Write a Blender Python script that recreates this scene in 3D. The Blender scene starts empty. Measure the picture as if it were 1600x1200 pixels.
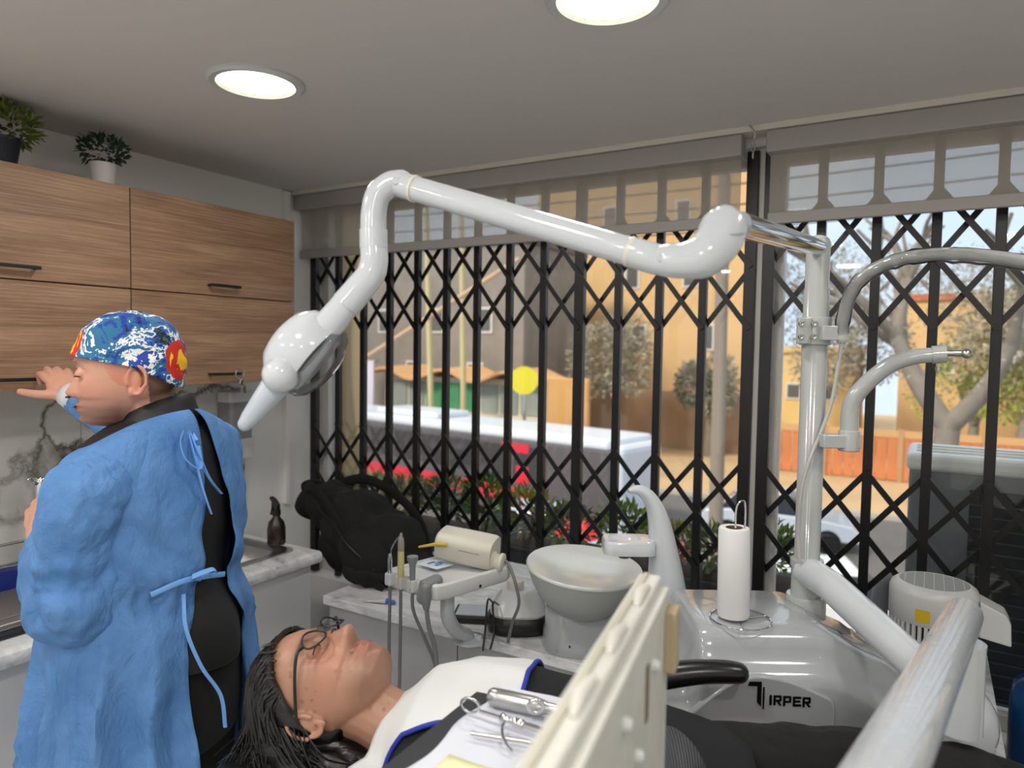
import bpy, bmesh, math, random
import numpy as np
from mathutils import Vector, Matrix, noise

# ------------------------------------------------------------------ camera, light, exposure
scene = bpy.context.scene
col = scene.collection
YAW = math.radians(30.7)          # the dental chair stands turned by this angle in the room
CY, SY = math.cos(YAW), math.sin(YAW)
PITCH, ROLL = math.radians(2.9), math.radians(.87)

cam = bpy.data.cameras.new('camera')
cam_o = bpy.data.objects.new('camera', cam)
col.objects.link(cam_o)
fw = Vector((-SY*math.cos(PITCH), CY*math.cos(PITCH), -math.sin(PITCH)))
rt = Vector((CY, SY, 0)); up = rt.cross(fw)
rt2 = rt*math.cos(ROLL)+up*math.sin(ROLL); up2 = up*math.cos(ROLL)-rt*math.sin(ROLL)
m3 = Matrix((rt2, up2, -fw)).transposed()
cam_o.matrix_world = Matrix.Translation((0, 0, 1.6)) @ m3.to_4x4()
cam.sensor_width = 36; cam.lens = 1100/1600*36
cam.clip_start = .03; cam.clip_end = 300
cam.dof.use_dof = True; cam.dof.focus_distance = 1.55; cam.dof.aperture_fstop = 3.2
scene.camera = cam_o

scene.view_settings.view_transform = 'Standard'
scene.view_settings.look = 'None'
scene.view_settings.gamma = 1
scene.view_settings.use_curve_mapping = False
scene.view_settings.exposure = 0.4

w = bpy.data.worlds.new('sky'); scene.world = w; w.use_nodes = True
nt = w.node_tree; nt.nodes.clear()
o_ = nt.nodes.new('ShaderNodeOutputWorld'); b_ = nt.nodes.new('ShaderNodeBackground')
tc = nt.nodes.new('ShaderNodeTexCoord'); nz = nt.nodes.new('ShaderNodeTexNoise'); cr = nt.nodes.new('ShaderNodeValToRGB')
nz.inputs['Scale'].default_value = 2.2; nz.inputs['Detail'].default_value = 5
cr.color_ramp.elements[0].position = .4; cr.color_ramp.elements[0].color = (.66, .80, .95, 1)
cr.color_ramp.elements[1].position = .6; cr.color_ramp.elements[1].color = (.93, .95, .97, 1)
nt.links.new(tc.outputs['Generated'], nz.inputs['Vector']); nt.links.new(nz.outputs['Fac'], cr.inputs['Fac'])
nt.links.new(cr.outputs['Color'], b_.inputs['Color']); b_.inputs['Strength'].default_value = .95
nt.links.new(b_.outputs['Background'], o_.inputs['Surface'])

sun = bpy.data.lights.new('sun', 'SUN'); sun.energy = 2.7; sun.angle = math.radians(12); sun.color = (1, .9, .74)
sun_o = bpy.data.objects.new('sun', sun); col.objects.link(sun_o)
sun_o.rotation_euler = Vector((.35, .8, -.75)).to_track_quat('-Z', 'Y').to_euler()

# ------------------------------------------------------------------ helpers
def K(u, v, z=0.): return Vector((u*CY-v*SY, u*SY+v*CY, z))
def hexc(h):
    h = h.lstrip('#'); r = []
    for i in (0, 2, 4):
        c = int(h[i:i+2], 16)/255
        r.append(c/12.92 if c <= .04045 else ((c+.055)/1.055)**2.4)
    return tuple(r)+(1,)

class G:
    def __init__(s): s.v = []; s.f = []
    def add(s, vs, fs):
        n = len(s.v); s.v += [Vector(p) for p in vs]; s.f += [tuple(i+n for i in f) for f in fs]; return s
    def box(s, x0, x1, y0, y1, z0, z1):
        return s.add([(x, y, z) for z in (z0, z1) for y in (y0, y1) for x in (x0, x1)],
                     [(0, 2, 3, 1), (4, 5, 7, 6), (0, 1, 5, 4), (2, 6, 7, 3), (0, 4, 6, 2), (1, 3, 7, 5)])
    def obox(s, c, size, X, Y, Z):
        c = Vector(c); X = Vector(X).normalized(); Y = Vector(Y).normalized(); Z = Vector(Z).normalized()
        vs = [c+X*(a*size[0]/2)+Y*(b*size[1]/2)+Z*(d*size[2]/2) for d in (-1, 1) for b in (-1, 1) for a in (-1, 1)]
        return s.add(vs, [(0, 2, 3, 1), (4, 5, 7, 6), (0, 1, 5, 4), (2, 6, 7, 3), (0, 4, 6, 2), (1, 3, 7, 5)])
    def loft(s, rings, closed=True, cap=True):
        n = len(rings[0]); vs = [p for r in rings for p in r]; fs = []
        for i in range(len(rings)-1):
            for j in range(n if closed else n-1):
                a = i*n+j; b = i*n+(j+1) % n
                fs.append((a, b, b+n, a+n))
        if cap and closed:
            fs.append(tuple(range(n-1, -1, -1))); m = (len(rings)-1)*n; fs.append(tuple(range(m, m+n)))
        return s.add(vs, fs)
    def tube(s, pts, r, n=14, cap=True, asp=1., upv=None, dome=False):
        pts = [Vector(p) for p in pts]; m = len(pts)
        rr = [r]*m if not isinstance(r, (list, tuple, np.ndarray)) else list(r)
        T = []
        for i in range(m):
            t = pts[min(i+1, m-1)]-pts[max(i-1, 0)]; T.append(t.normalized())
        a = Vector(upv) if upv is not None else (Vector((0, 0, 1)) if abs(T[0].z) < .9 else Vector((1, 0, 0)))
        if dome:
            for end in (0, 1):
                P = pts[0] if not end else pts[-1]; t = -T[0] if not end else T[-1]; R = rr[0] if not end else rr[-1]
                ex = [(P+t*R*math.sin(q), R*math.cos(q)) for q in (.4, .8, 1.15, 1.4)]
                if end:
                    for p, q in ex: pts.append(p); rr.append(q); T.append(t)
                else:
                    for p, q in ex: pts.insert(0, p); rr.insert(0, q); T.insert(0, -t)
            m = len(pts)
        rings = []; N = (a-T[0]*a.dot(T[0])).normalized()
        for i in range(m):
            N = (N-T[i]*N.dot(T[i]))
            N = N.normalized() if N.length > 1e-6 else T[i].orthogonal().normalized()
            B = T[i].cross(N)
            rings.append([pts[i]+(N*math.cos(q)+B*math.sin(q)*asp)*rr[i] for q in [2*math.pi*j/n for j in range(n)]])
        return s.loft(rings, True, cap)
    def lathe(s, prof, n=32, M=Matrix()):
        rings = []
        for r, z in prof:
            r = max(r, 1e-5)
            rings.append([M @ Vector((r*math.cos(2*math.pi*j/n), r*math.sin(2*math.pi*j/n), z)) for j in range(n)])
        return s.loft(rings, True, True)
    def ell(s, c, rad, R=None, nu=20, nv=12):
        c = Vector(c); rings = []
        for i in range(nv+1):
            q = -math.pi/2+math.pi*i/nv; rz = math.sin(q); rr = max(math.cos(q), 1e-4)
            ring = []
            for j in range(nu):
                t = 2*math.pi*j/nu; p = Vector((rad[0]*rr*math.cos(t), rad[1]*rr*math.sin(t), rad[2]*rz))
                ring.append(c+(R @ p if R is not None else p))
            rings.append(ring)
        return s.loft(rings, True, True)
    def prism(s, poly, fn, d0, d1):
        n = len(poly); vs = [fn(a, b, d0) for a, b in poly]+[fn(a, b, d1) for a, b in poly]
        fs = [tuple(range(n-1, -1, -1)), tuple(range(n, 2*n))]+[(i, (i+1) % n, (i+1) % n+n, i+n) for i in range(n)]
        return s.add(vs, fs)
    def join(s, g): return s.add(g.v, g.f)
    def xf(s, fn): s.v = [Vector(fn(p)) for p in s.v]; return s

def spline(pts, k=8):
    """Catmull-Rom through points of any dimension"""
    P = [np.array(p, float) for p in pts]; P = [2*P[0]-P[1]]+P+[2*P[-1]-P[-2]]; out = []
    for i in range(1, len(P)-2):
        for j in range(k):
            t = j/k; a, b, c, d = P[i-1:i+3]
            out.append(.5*((2*b)+(c-a)*t+(2*a-5*b+4*c-d)*t*t+(3*b-a-3*c+d)*t**3))
    out.append(P[-2]); return out
def frame_to(z, x=None):
    """Matrix with its z axis along z"""
    z = Vector(z).normalized(); x = Vector(x) if x is not None else z.orthogonal()
    x = (x-z*x.dot(z)).normalized(); y = z.cross(x)
    return Matrix((x, y, z)).transposed()
def MT(loc, z=(0, 0, 1), x=None): return Matrix.Translation(loc) @ frame_to(z, x).to_4x4()

TH = {}
def root_of(o):
    while o.parent: o = o.parent
    return o
def tag(o, label=None, cat=None, group=None, kind=None):
    if label: o['label'] = label
    if cat: o['category'] = cat
    if group: o['group'] = group
    if kind: o['kind'] = kind
    return o
def place(o, loc, fr):
    o.location = loc if fr == 'R' else K(*loc)
    if fr == 'K': o.rotation_euler = (0, 0, YAW)
    TH[o.name] = (Vector(loc), fr)
def thing(name, label, cat, loc=(0, 0, 0), fr='R', group=None, kind=None):
    o = bpy.data.objects.new(name, None); o.empty_display_size = .05; col.objects.link(o)
    place(o, loc, fr); return tag(o, label, cat, group, kind)
def finish(me, smooth):
    if smooth:
        me.polygons.foreach_set('use_smooth', [True]*len(me.polygons))
        me.set_sharp_from_angle(angle=math.radians(smooth))
def obj(name, g, m, parent=None, fr='R', smooth=40, bevel=0, sub=0, solid=0, origin=None, label=None):
    me = bpy.data.meshes.new(name)
    if parent is not None: o0 = TH[root_of(parent).name][0]
    elif origin is not None: o0 = Vector(origin)
    else:
        a = np.array([tuple(p) for p in g.v]); lo = a.min(0); hi = a.max(0); o0 = Vector(((lo[0]+hi[0])/2, (lo[1]+hi[1])/2, lo[2]))
    me.from_pydata([tuple(p-o0) for p in g.v], [], g.f)
    me.validate(); 
    bm = bmesh.new(); bm.from_mesh(me); bmesh.ops.recalc_face_normals(bm, faces=bm.faces); bm.to_mesh(me); bm.free()
    finish(me, smooth)
    o = bpy.data.objects.new(name, me); col.objects.link(o)
    if isinstance(m, (list, tuple)):
        for q in m: me.materials.append(q)
    else: me.materials.append(m)
    if parent is not None: o.parent = parent
    else: place(o, o0, fr)
    if solid:
        q = o.modifiers.new('s', 'SOLIDIFY'); q.thickness = solid; q.offset = 0
    if bevel:
        q = o.modifiers.new('b', 'BEVEL'); q.width = bevel; q.segments = 3; q.limit_method = 'ANGLE'; q.angle_limit = math.radians(35)
        q.harden_normals = False
    if sub:
        q = o.modifiers.new('u', 'SUBSURF'); q.levels = sub; q.render_levels = sub
    if label: o['label'] = label
    return o
def copy_obj(o, parent, loc, rot=None):
    c = o.copy(); col.objects.link(c); c.parent = parent; c.location = loc
    if rot: c.rotation_euler = rot
    return c
def copy_tree(o, parent=None):
    c = o.copy(); col.objects.link(c); c.parent = parent
    for ch in list(o.children): copy_tree(ch, c)
    return c
def remesh(g, vox, it=3, fac=.5):
    me = bpy.data.meshes.new('t'); me.from_pydata([tuple(p) for p in g.v], [], g.f); me.validate()
    bm = bmesh.new(); bm.from_mesh(me); bmesh.ops.recalc_face_normals(bm, faces=bm.faces); bm.to_mesh(me); bm.free()
    o = bpy.data.objects.new('t', me); col.objects.link(o)
    q = o.modifiers.new('r', 'REMESH'); q.mode = 'VOXEL'; q.voxel_size = vox
    if it:
        q = o.modifiers.new('s', 'SMOOTH'); q.iterations = it; q.factor = fac
    ev = o.evaluated_get(bpy.context.evaluated_depsgraph_get()); m2 = ev.to_mesh()
    n = len(m2.vertices); a = np.empty(n*3); m2.vertices.foreach_get('co', a)
    out = G(); out.v = [Vector(p) for p in a.reshape(-1, 3)]; out.f = [tuple(p.vertices) for p in m2.polygons]
    ev.to_mesh_clear(); bpy.data.objects.remove(o); bpy.data.meshes.remove(me)
    return out
def fbm(p, s, o=3):
    return noise.fractal(Vector(p)*s, 1., 2., o)

# ------------------------------------------------------------------ materials
class N:
    """small node-graph helper"""
    def __init__(s, name):
        s.m = bpy.data.materials.new(name); s.m.use_nodes = True; s.t = s.m.node_tree
        s.b = s.t.nodes['Principled BSDF']; s.out = s.t.nodes['Material Output']; s.c = None
    def n(s, kind, **kw):
        q = s.t.nodes.new('ShaderNode'+kind)
        for k_, v_ in kw.items():
            if hasattr(q, k_) and not k_[0].isupper(): setattr(q, k_, v_)
            else: s.set(q.inputs[k_.replace('_', ' ')], v_)
        return q
    def set(s, i, v):
        if isinstance(v, bpy.types.NodeSocket): s.t.links.new(v, i)
        else: i.default_value = v
    def coord(s, scale=(1, 1, 1), out='Object', rot=(0, 0, 0), loc=(0, 0, 0)):
        if s.c is None: s.c = s.n('TexCoord')
        mp = s.n('Mapping'); s.set(mp.inputs['Vector'], s.c.outputs[out]); mp.inputs['Scale'].default_value = scale
        mp.inputs['Rotation'].default_value = rot; mp.inputs['Location'].default_value = loc
        return mp.outputs[0]
    def noise(s, scale, vec=None, detail=4, rough=.5, dist=0.):
        q = s.n('TexNoise', Scale=scale, Detail=detail, Roughness=rough, Distortion=dist)
        s.set(q.inputs['Vector'], vec if vec is not None else s.coord()); return q.outputs['Fac']
    def ramp(s, fac, stops, interp='LINEAR'):
        q = s.n('ValToRGB'); s.set(q.inputs['Fac'], fac); cr = q.color_ramp; cr.interpolation = interp
        while len(cr.elements) < len(stops): cr.elements.new(.5)
        for e, (p, c) in zip(cr.elements, stops): e.position = p; e.color = c if len(c) == 4 else tuple(c)+(1,)
        return q.outputs['Color']
    def mix(s, fac, a, b, mode='MIX'):
        q = s.n('Mix', data_type='RGBA', blend_type=mode)
        s.set(q.inputs[0], fac); s.set(q.inputs[6], a); s.set(q.inputs[7], b); return q.outputs[2]
    def math(s, op, a, b=0.):
        q = s.n('Math', operation=op); s.set(q.inputs[0], a); s.set(q.inputs[1], b); return q.outputs[0]
    def bump(s, h, strength=.3, dist=.01):
        q = s.n('Bump', Strength=strength, Distance=dist); s.set(q.inputs['Height'], h); s.set(s.b.inputs['Normal'], q.outputs['Normal'])
    def col(s, v): s.set(s.b.inputs['Base Color'], v); return s
    def p(s, **kw):
        for k_, v_ in kw.items(): s.set(s.b.inputs[k_.replace('_', ' ')], v_)
        return s
MATS = {}
def mat(name, h, rough=.5, metal=0., var=0., vs=8., bump=0., bs=60., coat=0., trans=0., sss=0., spec=.5, emit=0.):
    if name in MATS: return MATS[name]
    q = N(name); c = hexc(h) if isinstance(h, str) else h
    if var:
        lo = tuple(x*(1-var) for x in c[:3])+(1,); hi = tuple(min(1, x*(1+var)) for x in c[:3])+(1,)
        q.col(q.ramp(q.noise(vs), [(.3, lo), (.7, hi)]))
    else: q.col(c)
    q.p(Roughness=rough, Metallic=metal, Coat_Weight=coat, Transmission_Weight=trans, Specular_IOR_Level=spec)
    if sss: q.p(Subsurface_Weight=sss, Subsurface_Radius=(.012, .006, .003), Subsurface_Scale=1.)
    if bump: q.bump(q.noise(bs), bump, .004)
    if emit: q.p(Emission_Color=c, Emission_Strength=emit)
    MATS[name] = q.m; return q.m

def wood_mat():
    q = N('sonoma_oak_laminate')
    v = q.coord((6, 1.0, 9)); n1 = q.noise(2.0, v, 8, .6, .8)
    v2 = q.coord((20, 1.6, 90)); n2 = q.noise(3, v2, 4, .6)
    v3 = q.coord((1, .55, 2.4)); wv = q.n('TexWave', Scale=3.2, Distortion=9., Detail=3., wave_type='BANDS', bands_direction='Z')
    q.set(wv.inputs['Vector'], v3); q.set(wv.inputs['Detail Scale'], 1.2)
    base = q.ramp(n1, [(.25, hexc('705340')), (.5, hexc('8f6d53')), (.75, hexc('a58265'))])
    c = q.mix(q.math('MULTIPLY', wv.outputs['Fac'], .22), base, hexc('7d5f48'))
    c = q.mix(q.math('MULTIPLY', q.ramp(n2, [(.45, (0, 0, 0, 1)), (.75, (1, 1, 1, 1))]), .4), c, hexc('cdb093'))
    q.col(c).p(Roughness=.55); q.bump(n2, .12, .002); return q.m
def marble_mat():
    q = N('veined_marble')
    d = q.noise(1.6, None, 6, .6); w_ = q.noise(5, None, 5, .6)
    vec = q.n('VectorMath', operation='ADD'); q.set(vec.inputs[0], q.coord((1, 1, 1)))
    cb = q.n('CombineXYZ'); q.set(cb.inputs[1], q.math('MULTIPLY', d, 1.1)); q.set(cb.inputs[2], q.math('MULTIPLY', w_, .45)); q.set(vec.inputs[1], cb.outputs[0])
    vo = q.n('TexVoronoi', feature='DISTANCE_TO_EDGE', Scale=2.9); q.set(vo.inputs['Vector'], vec.outputs[0])
    vein = q.ramp(vo.outputs['Distance'], [(0, (1, 1, 1, 1)), (.022, (.6,)*3+(1,)), (.075, (0, 0, 0, 1))])
    br = q.ramp(q.noise(3.2, None, 3), [(.34, (.05, .05, .05, 1)), (.5, (1, 1, 1, 1))])
    base = q.ramp(d, [(.3, hexc('cfcdc8')), (.7, hexc('e8e6e1'))])
    q.col(q.mix(q.math('MULTIPLY', vein, br), base, hexc('5a5248'))).p(Roughness=.22); return q.m
def counter_mat():
    q = N('white_grey_marble_laminate')
    v = q.coord((2.5, 6, 6), rot=(0, 0, .5)); a = q.noise(2.5, v, 8, .65, 1.2)
    q.col(q.ramp(a, [(.3, hexc('8f9094')), (.42, hexc('c9cacd')), (.6, hexc('e6e7e9')), (.8, hexc('d2d3d6'))])).p(Roughness=.3); return q.m
def gown_mat():
    q = N('blue_nonwoven_gown'); a = q.noise(7, None, 5, .6); f = q.noise(260, None, 2)
    q.col(q.ramp(a, [(.25, hexc('3f70ab')), (.75, hexc('6290c8'))])).p(Roughness=.8)
    cr = q.noise(15, q.coord((1, 1, .6)), 6, .62, .8)
    cr2 = q.noise(9, q.coord((1, 1, .5), loc=(4, 2, 1)), 4, .55, .5)
    rdg = q.math('ABSOLUTE', q.math('SUBTRACT', cr2, .5))
    q.bump(q.math('ADD', q.math('ADD', q.math('MULTIPLY', cr, .8), q.math('MULTIPLY', rdg, 2.2)), q.math('MULTIPLY', f, .05)), .75, .014); return q.m
def cap_mat():
    q = N('printed_scrub_cap'); a = q.noise(16, None, 5, .7, .6); b = q.noise(9, q.coord(loc=(3, 1, 7)), 3, .6)
    c = q.ramp(a, [(.0, hexc('0d1430')), (.38, hexc('123a9c')), (.45, hexc('1b6a94')), (.52, hexc('e6e9ea')), (.57, hexc('1f5fb0')), (.61, hexc('10141f')), (.66, hexc('3f6b46'))], 'CONSTANT')
    c = q.mix(q.ramp(b, [(.55, (0, 0, 0, 1)), (.58, (1, 1, 1, 1))], 'CONSTANT'), c, q.ramp(a, [(.3, hexc('f2f2ee')), (.52, hexc('1b3fa0')), (.6, hexc('3d6b3c'))], 'CONSTANT'))
    # loose red and yellow blotches of the print
    sv = q.n('VectorMath', operation='ADD'); q.set(sv.inputs[0], q.coord()); nn = q.n('TexNoise', Scale=45., Detail=2.); q.set(nn.inputs['Vector'], q.coord())
    sc = q.n('VectorMath', operation='SCALE'); q.set(sc.inputs[0], nn.outputs['Color']); q.set(sc.inputs['Scale'], .014); q.set(sv.inputs[1], sc.outputs[0])
    vo = q.n('TexVoronoi', Scale=9.); q.set(vo.inputs['Vector'], sv.outputs[0])
    sel = q.math('GREATER_THAN', q.n('SeparateColor').outputs[0], .6)
    sep = sel.node.inputs[0].links[0].from_node; q.set(sep.inputs[0], vo.outputs['Color'])
    red = q.math('MULTIPLY', q.math('LESS_THAN', vo.outputs['Distance'], .42), sel); yel = q.math('MULTIPLY', q.math('LESS_THAN', vo.outputs['Distance'], .33), sel)
    st = q.n('TexWave', Scale=26., Distortion=3.); q.set(st.inputs['Vector'], sv.outputs[0])
    c = q.mix(red, c, hexc('c4271b')); c = q.mix(q.math('MULTIPLY', yel, q.math('GREATER_THAN', st.outputs['Fac'], .45)), c, hexc('f5bd1c'))
    q.col(c).p(Roughness=.7); q.bump(q.noise(9, None, 4), .3, .01); return q.m
def skin_mat(name, spots=0.):
    q = N(name); at_ = q.n('Attribute', attribute_name='tint'); c = at_.outputs['Color']
    n1 = q.noise(40, None, 4, .6); c = q.mix(q.math('MULTIPLY', n1, .35), c, q.mix(1., c, (.86, .62, .55, 1), 'MULTIPLY'))
    if spots:
        vo = q.n('TexVoronoi', Scale=58.); q.set(vo.inputs['Vector'], q.coord())
        sp = q.ramp(vo.outputs['Distance'], [(.0, (1, 1, 1, 1)), (.30, (0, 0, 0, 1))])
        sel = q.ramp(q.noise(14, None, 3), [(.46, (0, 0, 0, 1)), (.58, (1, 1, 1, 1))])
        c = q.mix(q.math('MULTIPLY', q.math('MULTIPLY', sp, sel), spots), c, q.mix(1., c, (.55, .36, .3, 1), 'MULTIPLY'))
    q.col(c).p(Roughness=.42, Subsurface_Weight=.12, Subsurface_Radius=(.012, .005, .003), Subsurface_Scale=.6)
    q.bump(q.noise(350, None, 2), .08, .002); return q.m
def hair_mat():
    q = N('black_hair'); q.col(hexc('0c0b0c')).p(Roughness=.34, Specular_IOR_Level=.6); q.bump(q.noise(60, q.coord((1, 6, 6)), 3), .3, .003); return q.m
def mesh_mat(name, c, fac):
    q = N(name); tr = q.n('BsdfTransparent'); mx = q.n('MixShader'); q.col(hexc(c)).p(Roughness=.9)
    tl = q.n('BsdfTranslucent', Color=hexc(c)); m2 = q.n('MixShader'); q.set(m2.inputs[0], .45); q.set(m2.inputs[1], q.b.outputs[0]); q.set(m2.inputs[2], tl.outputs[0])
    q.set(mx.inputs[0], fac); q.set(mx.inputs[1], tr.outputs[0]); q.set(mx.inputs[2], m2.outputs[0]); q.set(q.out.inputs[0], mx.outputs[0]); return q.m
def pane_mat(name, tint=(1, 1, 1, 1), refl=1.):
    q = N(name); tr = q.n('BsdfTransparent', Color=tint); gl = q.n('BsdfGlossy', Roughness=.02); fr_ = q.n('Fresnel', IOR=1.45); mx = q.n('MixShader')
    q.set(mx.inputs[0], q.math('MULTIPLY', fr_.outputs[0], refl)); q.set(mx.inputs[1], tr.outputs[0]); q.set(mx.inputs[2], gl.outputs[0]); q.set(q.out.inputs[0], mx.outputs[0]); return q.m
def leaf_mat(name, a, b):
    q = N(name); q.col(q.ramp(q.noise(5, None, 3), [(.35, hexc(a)), (.65, hexc(b))])).p(Roughness=.5); return q.m
def ribbed(name, h, scale, axis, strength=.6):
    q = N(name); wv = q.n('TexWave', Scale=scale, bands_direction=axis); q.set(wv.inputs['Vector'], q.coord()); q.col(hexc(h)).p(Roughness=.6); q.bump(wv.outputs['Fac'], strength, .004); return q.m

WOOD = wood_mat(); MARBLE = marble_mat(); COUNTER = counter_mat(); GOWN = gown_mat(); CAP = cap_mat()
PAINT = mat('wall_paint_white', 'efeeec', .6, bump=.08, bs=180)
CEIL = mat('ceiling_paint', 'd9d5d1', .7, bump=.05, bs=150)
FLOOR = mat('pale_floor_tile', 'dcdad6', .35, var=.06)
WHITEG = mat('white_gloss_paint', 'c6cbd1', .12, coat=.5)
WHITEP = mat('white_plastic', 'cdcfcf', .3)
IVORY = mat('ivory_plastic', 'cfccbf', .4)
GREYU = mat('pale_grey_unit_shell', 'a3a7ab', .14, coat=.4)
WCAB = mat('white_cabinet_board', 'd6d7d9', .4)
GCAB = mat('grey_cabinet_board', 'b3b5b8', .45)
POLE = mat('grey_white_enamel', 'aeb2b2', .15, coat=.4)
CHROME = mat('chrome', 'd8dadc', .07, 1.)
STEEL = mat('brushed_steel', 'b9b9b7', .28, 1., bump=.05, bs=200)
BLACKM = mat('black_gate_paint', '0b0b0c', .35)
BLACKP = mat('black_plastic', '141415', .4)
BLACKL = mat('black_upholstery', '101012', .38, bump=.06, bs=300)
BLACKF = mat('black_fabric', '060607', .9, bump=.2, bs=120)
NAVY = mat('dark_navy_knit', '090b12', .9, bump=.2, bs=200)
GREYP = mat('grey_plastic', '7f8286', .4)
GREYH = mat('grey_rubber_hose', '77787a', .5)
PAPER = mat('white_paper', 'd0d3de', .85, bump=.1, bs=25)
BIB = mat('bib_white', 'd2d4d5', .6, bump=.12, bs=18)
BLUEH = mat('royal_blue_hem', '1a2f9a', .6)
YPAPER = mat('pale_yellow_paper', 'e6e2b4', .85, bump=.1, bs=25)
BLINDC = mat('blind_cassette_grey', 'a5a19e', .6)
SCREEN = mesh_mat('blind_screen_fabric', 'cbc5bb', .5)
GLASS = pane_mat('window_glass', (.97, .98, .98, 1), .8)
CLEAR = pane_mat('clear_plastic', (.93, .94, .95, 1), 1.6)
FROST = mesh_mat('frosted_bowl_glass', 'dfe3e0', .86)
HAIR = hair_mat()
# ------------------------------------------------------------------ the room
XL, YB, ZC = -2.55, 2.36, 2.30
def struct(name, g, m, smooth=0, bevel=0):
    o = obj(name, g, m, smooth=smooth, bevel=bevel); o['kind'] = 'structure'; return o
struct('floor', G().box(XL-.1, 1.9, -1.9, 2.6, -.1, 0), FLOOR)
struct('ceiling', G().box(XL-.1, 1.9, -1.9, 2.6, ZC, ZC+.12), CEIL)
wl = struct('wall_left', G().box(XL-.1, XL, -1.9, 2.6, 0, ZC), PAINT)
struct('wall_right', G().box(1.8, 1.9, -1.9, 2.6, 0, ZC), PAINT)
struct('wall_front', G().box(XL, 1.8, -1.9, -1.8, 0, ZC), PAINT)
g = G().box(XL, 1.5, YB+.02, 2.6, 0, .5).box(XL, 1.5, YB+.03, 2.6, 2.265, ZC).box(1.5, 1.8, YB, 2.6, 0, ZC)
struct('wall_back', g, PAINT)
struct('trim_1', G().box(XL+.01, 1.79, 2.28, 2.36, 2.283, 2.3), mat('ceiling_strip_cream', 'd8d2c6', .5))
struct('trim_2', G().box(XL+.002, XL+.03, 2.23, 2.25, .87, 2.29), PAINT)
# marble splashback panels on the left wall
y0 = .02
for y1 in (.66, 1.335, 2.018):
    p_ = obj('marble_panel', G().box(XL, XL+.012, y0+.001, y1-.001, .86, 1.5), MARBLE, parent=wl, smooth=0, bevel=.0015); y0 = y1
# window frames and panes
FRAME = mat('white_window_frame', 'd9d8d4', .35)
def window(i, x0, x1):
    f = G().box(x0, x0+.045, 2.47, 2.53, .5, 2.27).box(x1-.045, x1, 2.47, 2.53, .5, 2.27).box(x0+.045, x1-.045, 2.47, 2.53, .5, .55).box(x0+.045, x1-.045, 2.47, 2.53, 2.22, 2.27)
    o = struct('window_%d' % i, f, FRAME, bevel=.004)
    obj('pane', G().box(x0+.045, x1-.045, 2.495, 2.501, .55, 2.22), GLASS, parent=o, smooth=0)
window(1, -2.545, -.48); window(2, -.475, 1.5)

# downlights
def downlight(x, y, label):
    t = thing('ceiling_downlight', label, 'ceiling light', (x, y, ZC), group='recessed ceiling downlights')
    obj('trim_ring', G().lathe([(.125, 0), (.125, -.006), (.118, -.012), (.102, -.010), (.098, .0), (.098, -.001)], 48, Matrix.Translation((x, y, ZC))), WHITEP, t)
    q = N('lit_downlight_glass'); vo = q.n('TexVoronoi', Scale=120.); q.set(vo.inputs['Vector'], q.coord())
    q.col((.9, .9, .8, 1)).p(Emission_Color=(1., .97, .72, 1), Roughness=.3); q.set(q.b.inputs['Emission Strength'], q.math('ADD', q.math('MULTIPLY', vo.outputs['Distance'], 3.), 1.6))
    obj('diffuser', G().lathe([(.0, -.004), (.05, -.0045), (.09, -.003), (.0975, -.001), (.0975, .002), (0, .002)], 40, Matrix.Translation((x, y, ZC))), MATS.setdefault('dl', q.m), t)
    l = bpy.data.lights.new('downlight_lamp', 'AREA'); l.shape = 'DISK'; l.size = .18; l.energy = LAMP_W*(.72 if y > 1 else 1.35); l.color = (1, .965, .91); l.spread = math.radians(179)
    lo = bpy.data.objects.new('lamp', l); col.objects.link(lo); lo.parent = t; lo.location = (0, 0, -.02)
LAMP_W = 4.2
downlight(-1.577, 1.294, 'lit round recessed downlight above the wooden cabinets, whole in view')
downlight(-.58, 1.325, 'lit round downlight cut by the top edge above the lamp arm')
downlight(.42, 1.33, 'added unseen fill downlight in the window row, right of the picture edge')  # out-of-view lamp added for the room's light
for x, y in ((-1.58, .1), (-.58, .1), (.42, .1), (-.58, -1.1), (-1.58, -1.1), (.42, -1.1)):  # unseen lamps added behind the camera to brighten the room
    downlight(x, y, 'added unseen fill downlight in the ceiling behind the photographer')

# wall cabinets
HANDLE = G()
def bar_handle(g, x, y, z, L=.12):
    g.box(x, x+.010, y-L/2, y+L/2, z-.005, z+.005).box(x-.022, x+.002, y-L/2, y-L/2+.01, z-.004, z+.004).box(x-.022, x+.002, y+L/2-.01, y+L/2, z-.004, z+.004); return g
XC = -2.2
nm = {(0, 0): 'upper wooden wall cabinet under the two potted plants', (1, 0): 'upper wooden wall cabinet next to the window corner',
      (0, 1): 'lower wooden wall cabinet whose handle the gowned person grips', (1, 1): 'lower wooden wall cabinet with a key ring on its handle'}
for r, (z0, z1) in enumerate(((1.771, 2.093), (1.456, 1.771))):
    for c, (a, b) in enumerate(((.646, 1.318), (1.318, 1.99))):
        zz0, zz1 = (z0, z1)
        t = thing('wall_cabinet', nm[(c, r)], 'cabinet', (-2.375, (a+b)/2, zz0), group='wooden wall cabinets')
        obj('carcass', G().box(XL+.013, XC-.02, a+.0005, b-.0005, zz0+.001, zz1-.001), WOOD, t, smooth=0)
        d = obj('door', G().box(XC-.019, XC, a+.0018, b-.0018, zz0+.002, zz1-.002), WOOD, t, smooth=0, bevel=.0012)
        obj('handle', bar_handle(G(), XC+.02, (a+b)/2, zz0+.036), BLACKP, d, smooth=0, bevel=.0015)
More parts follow.
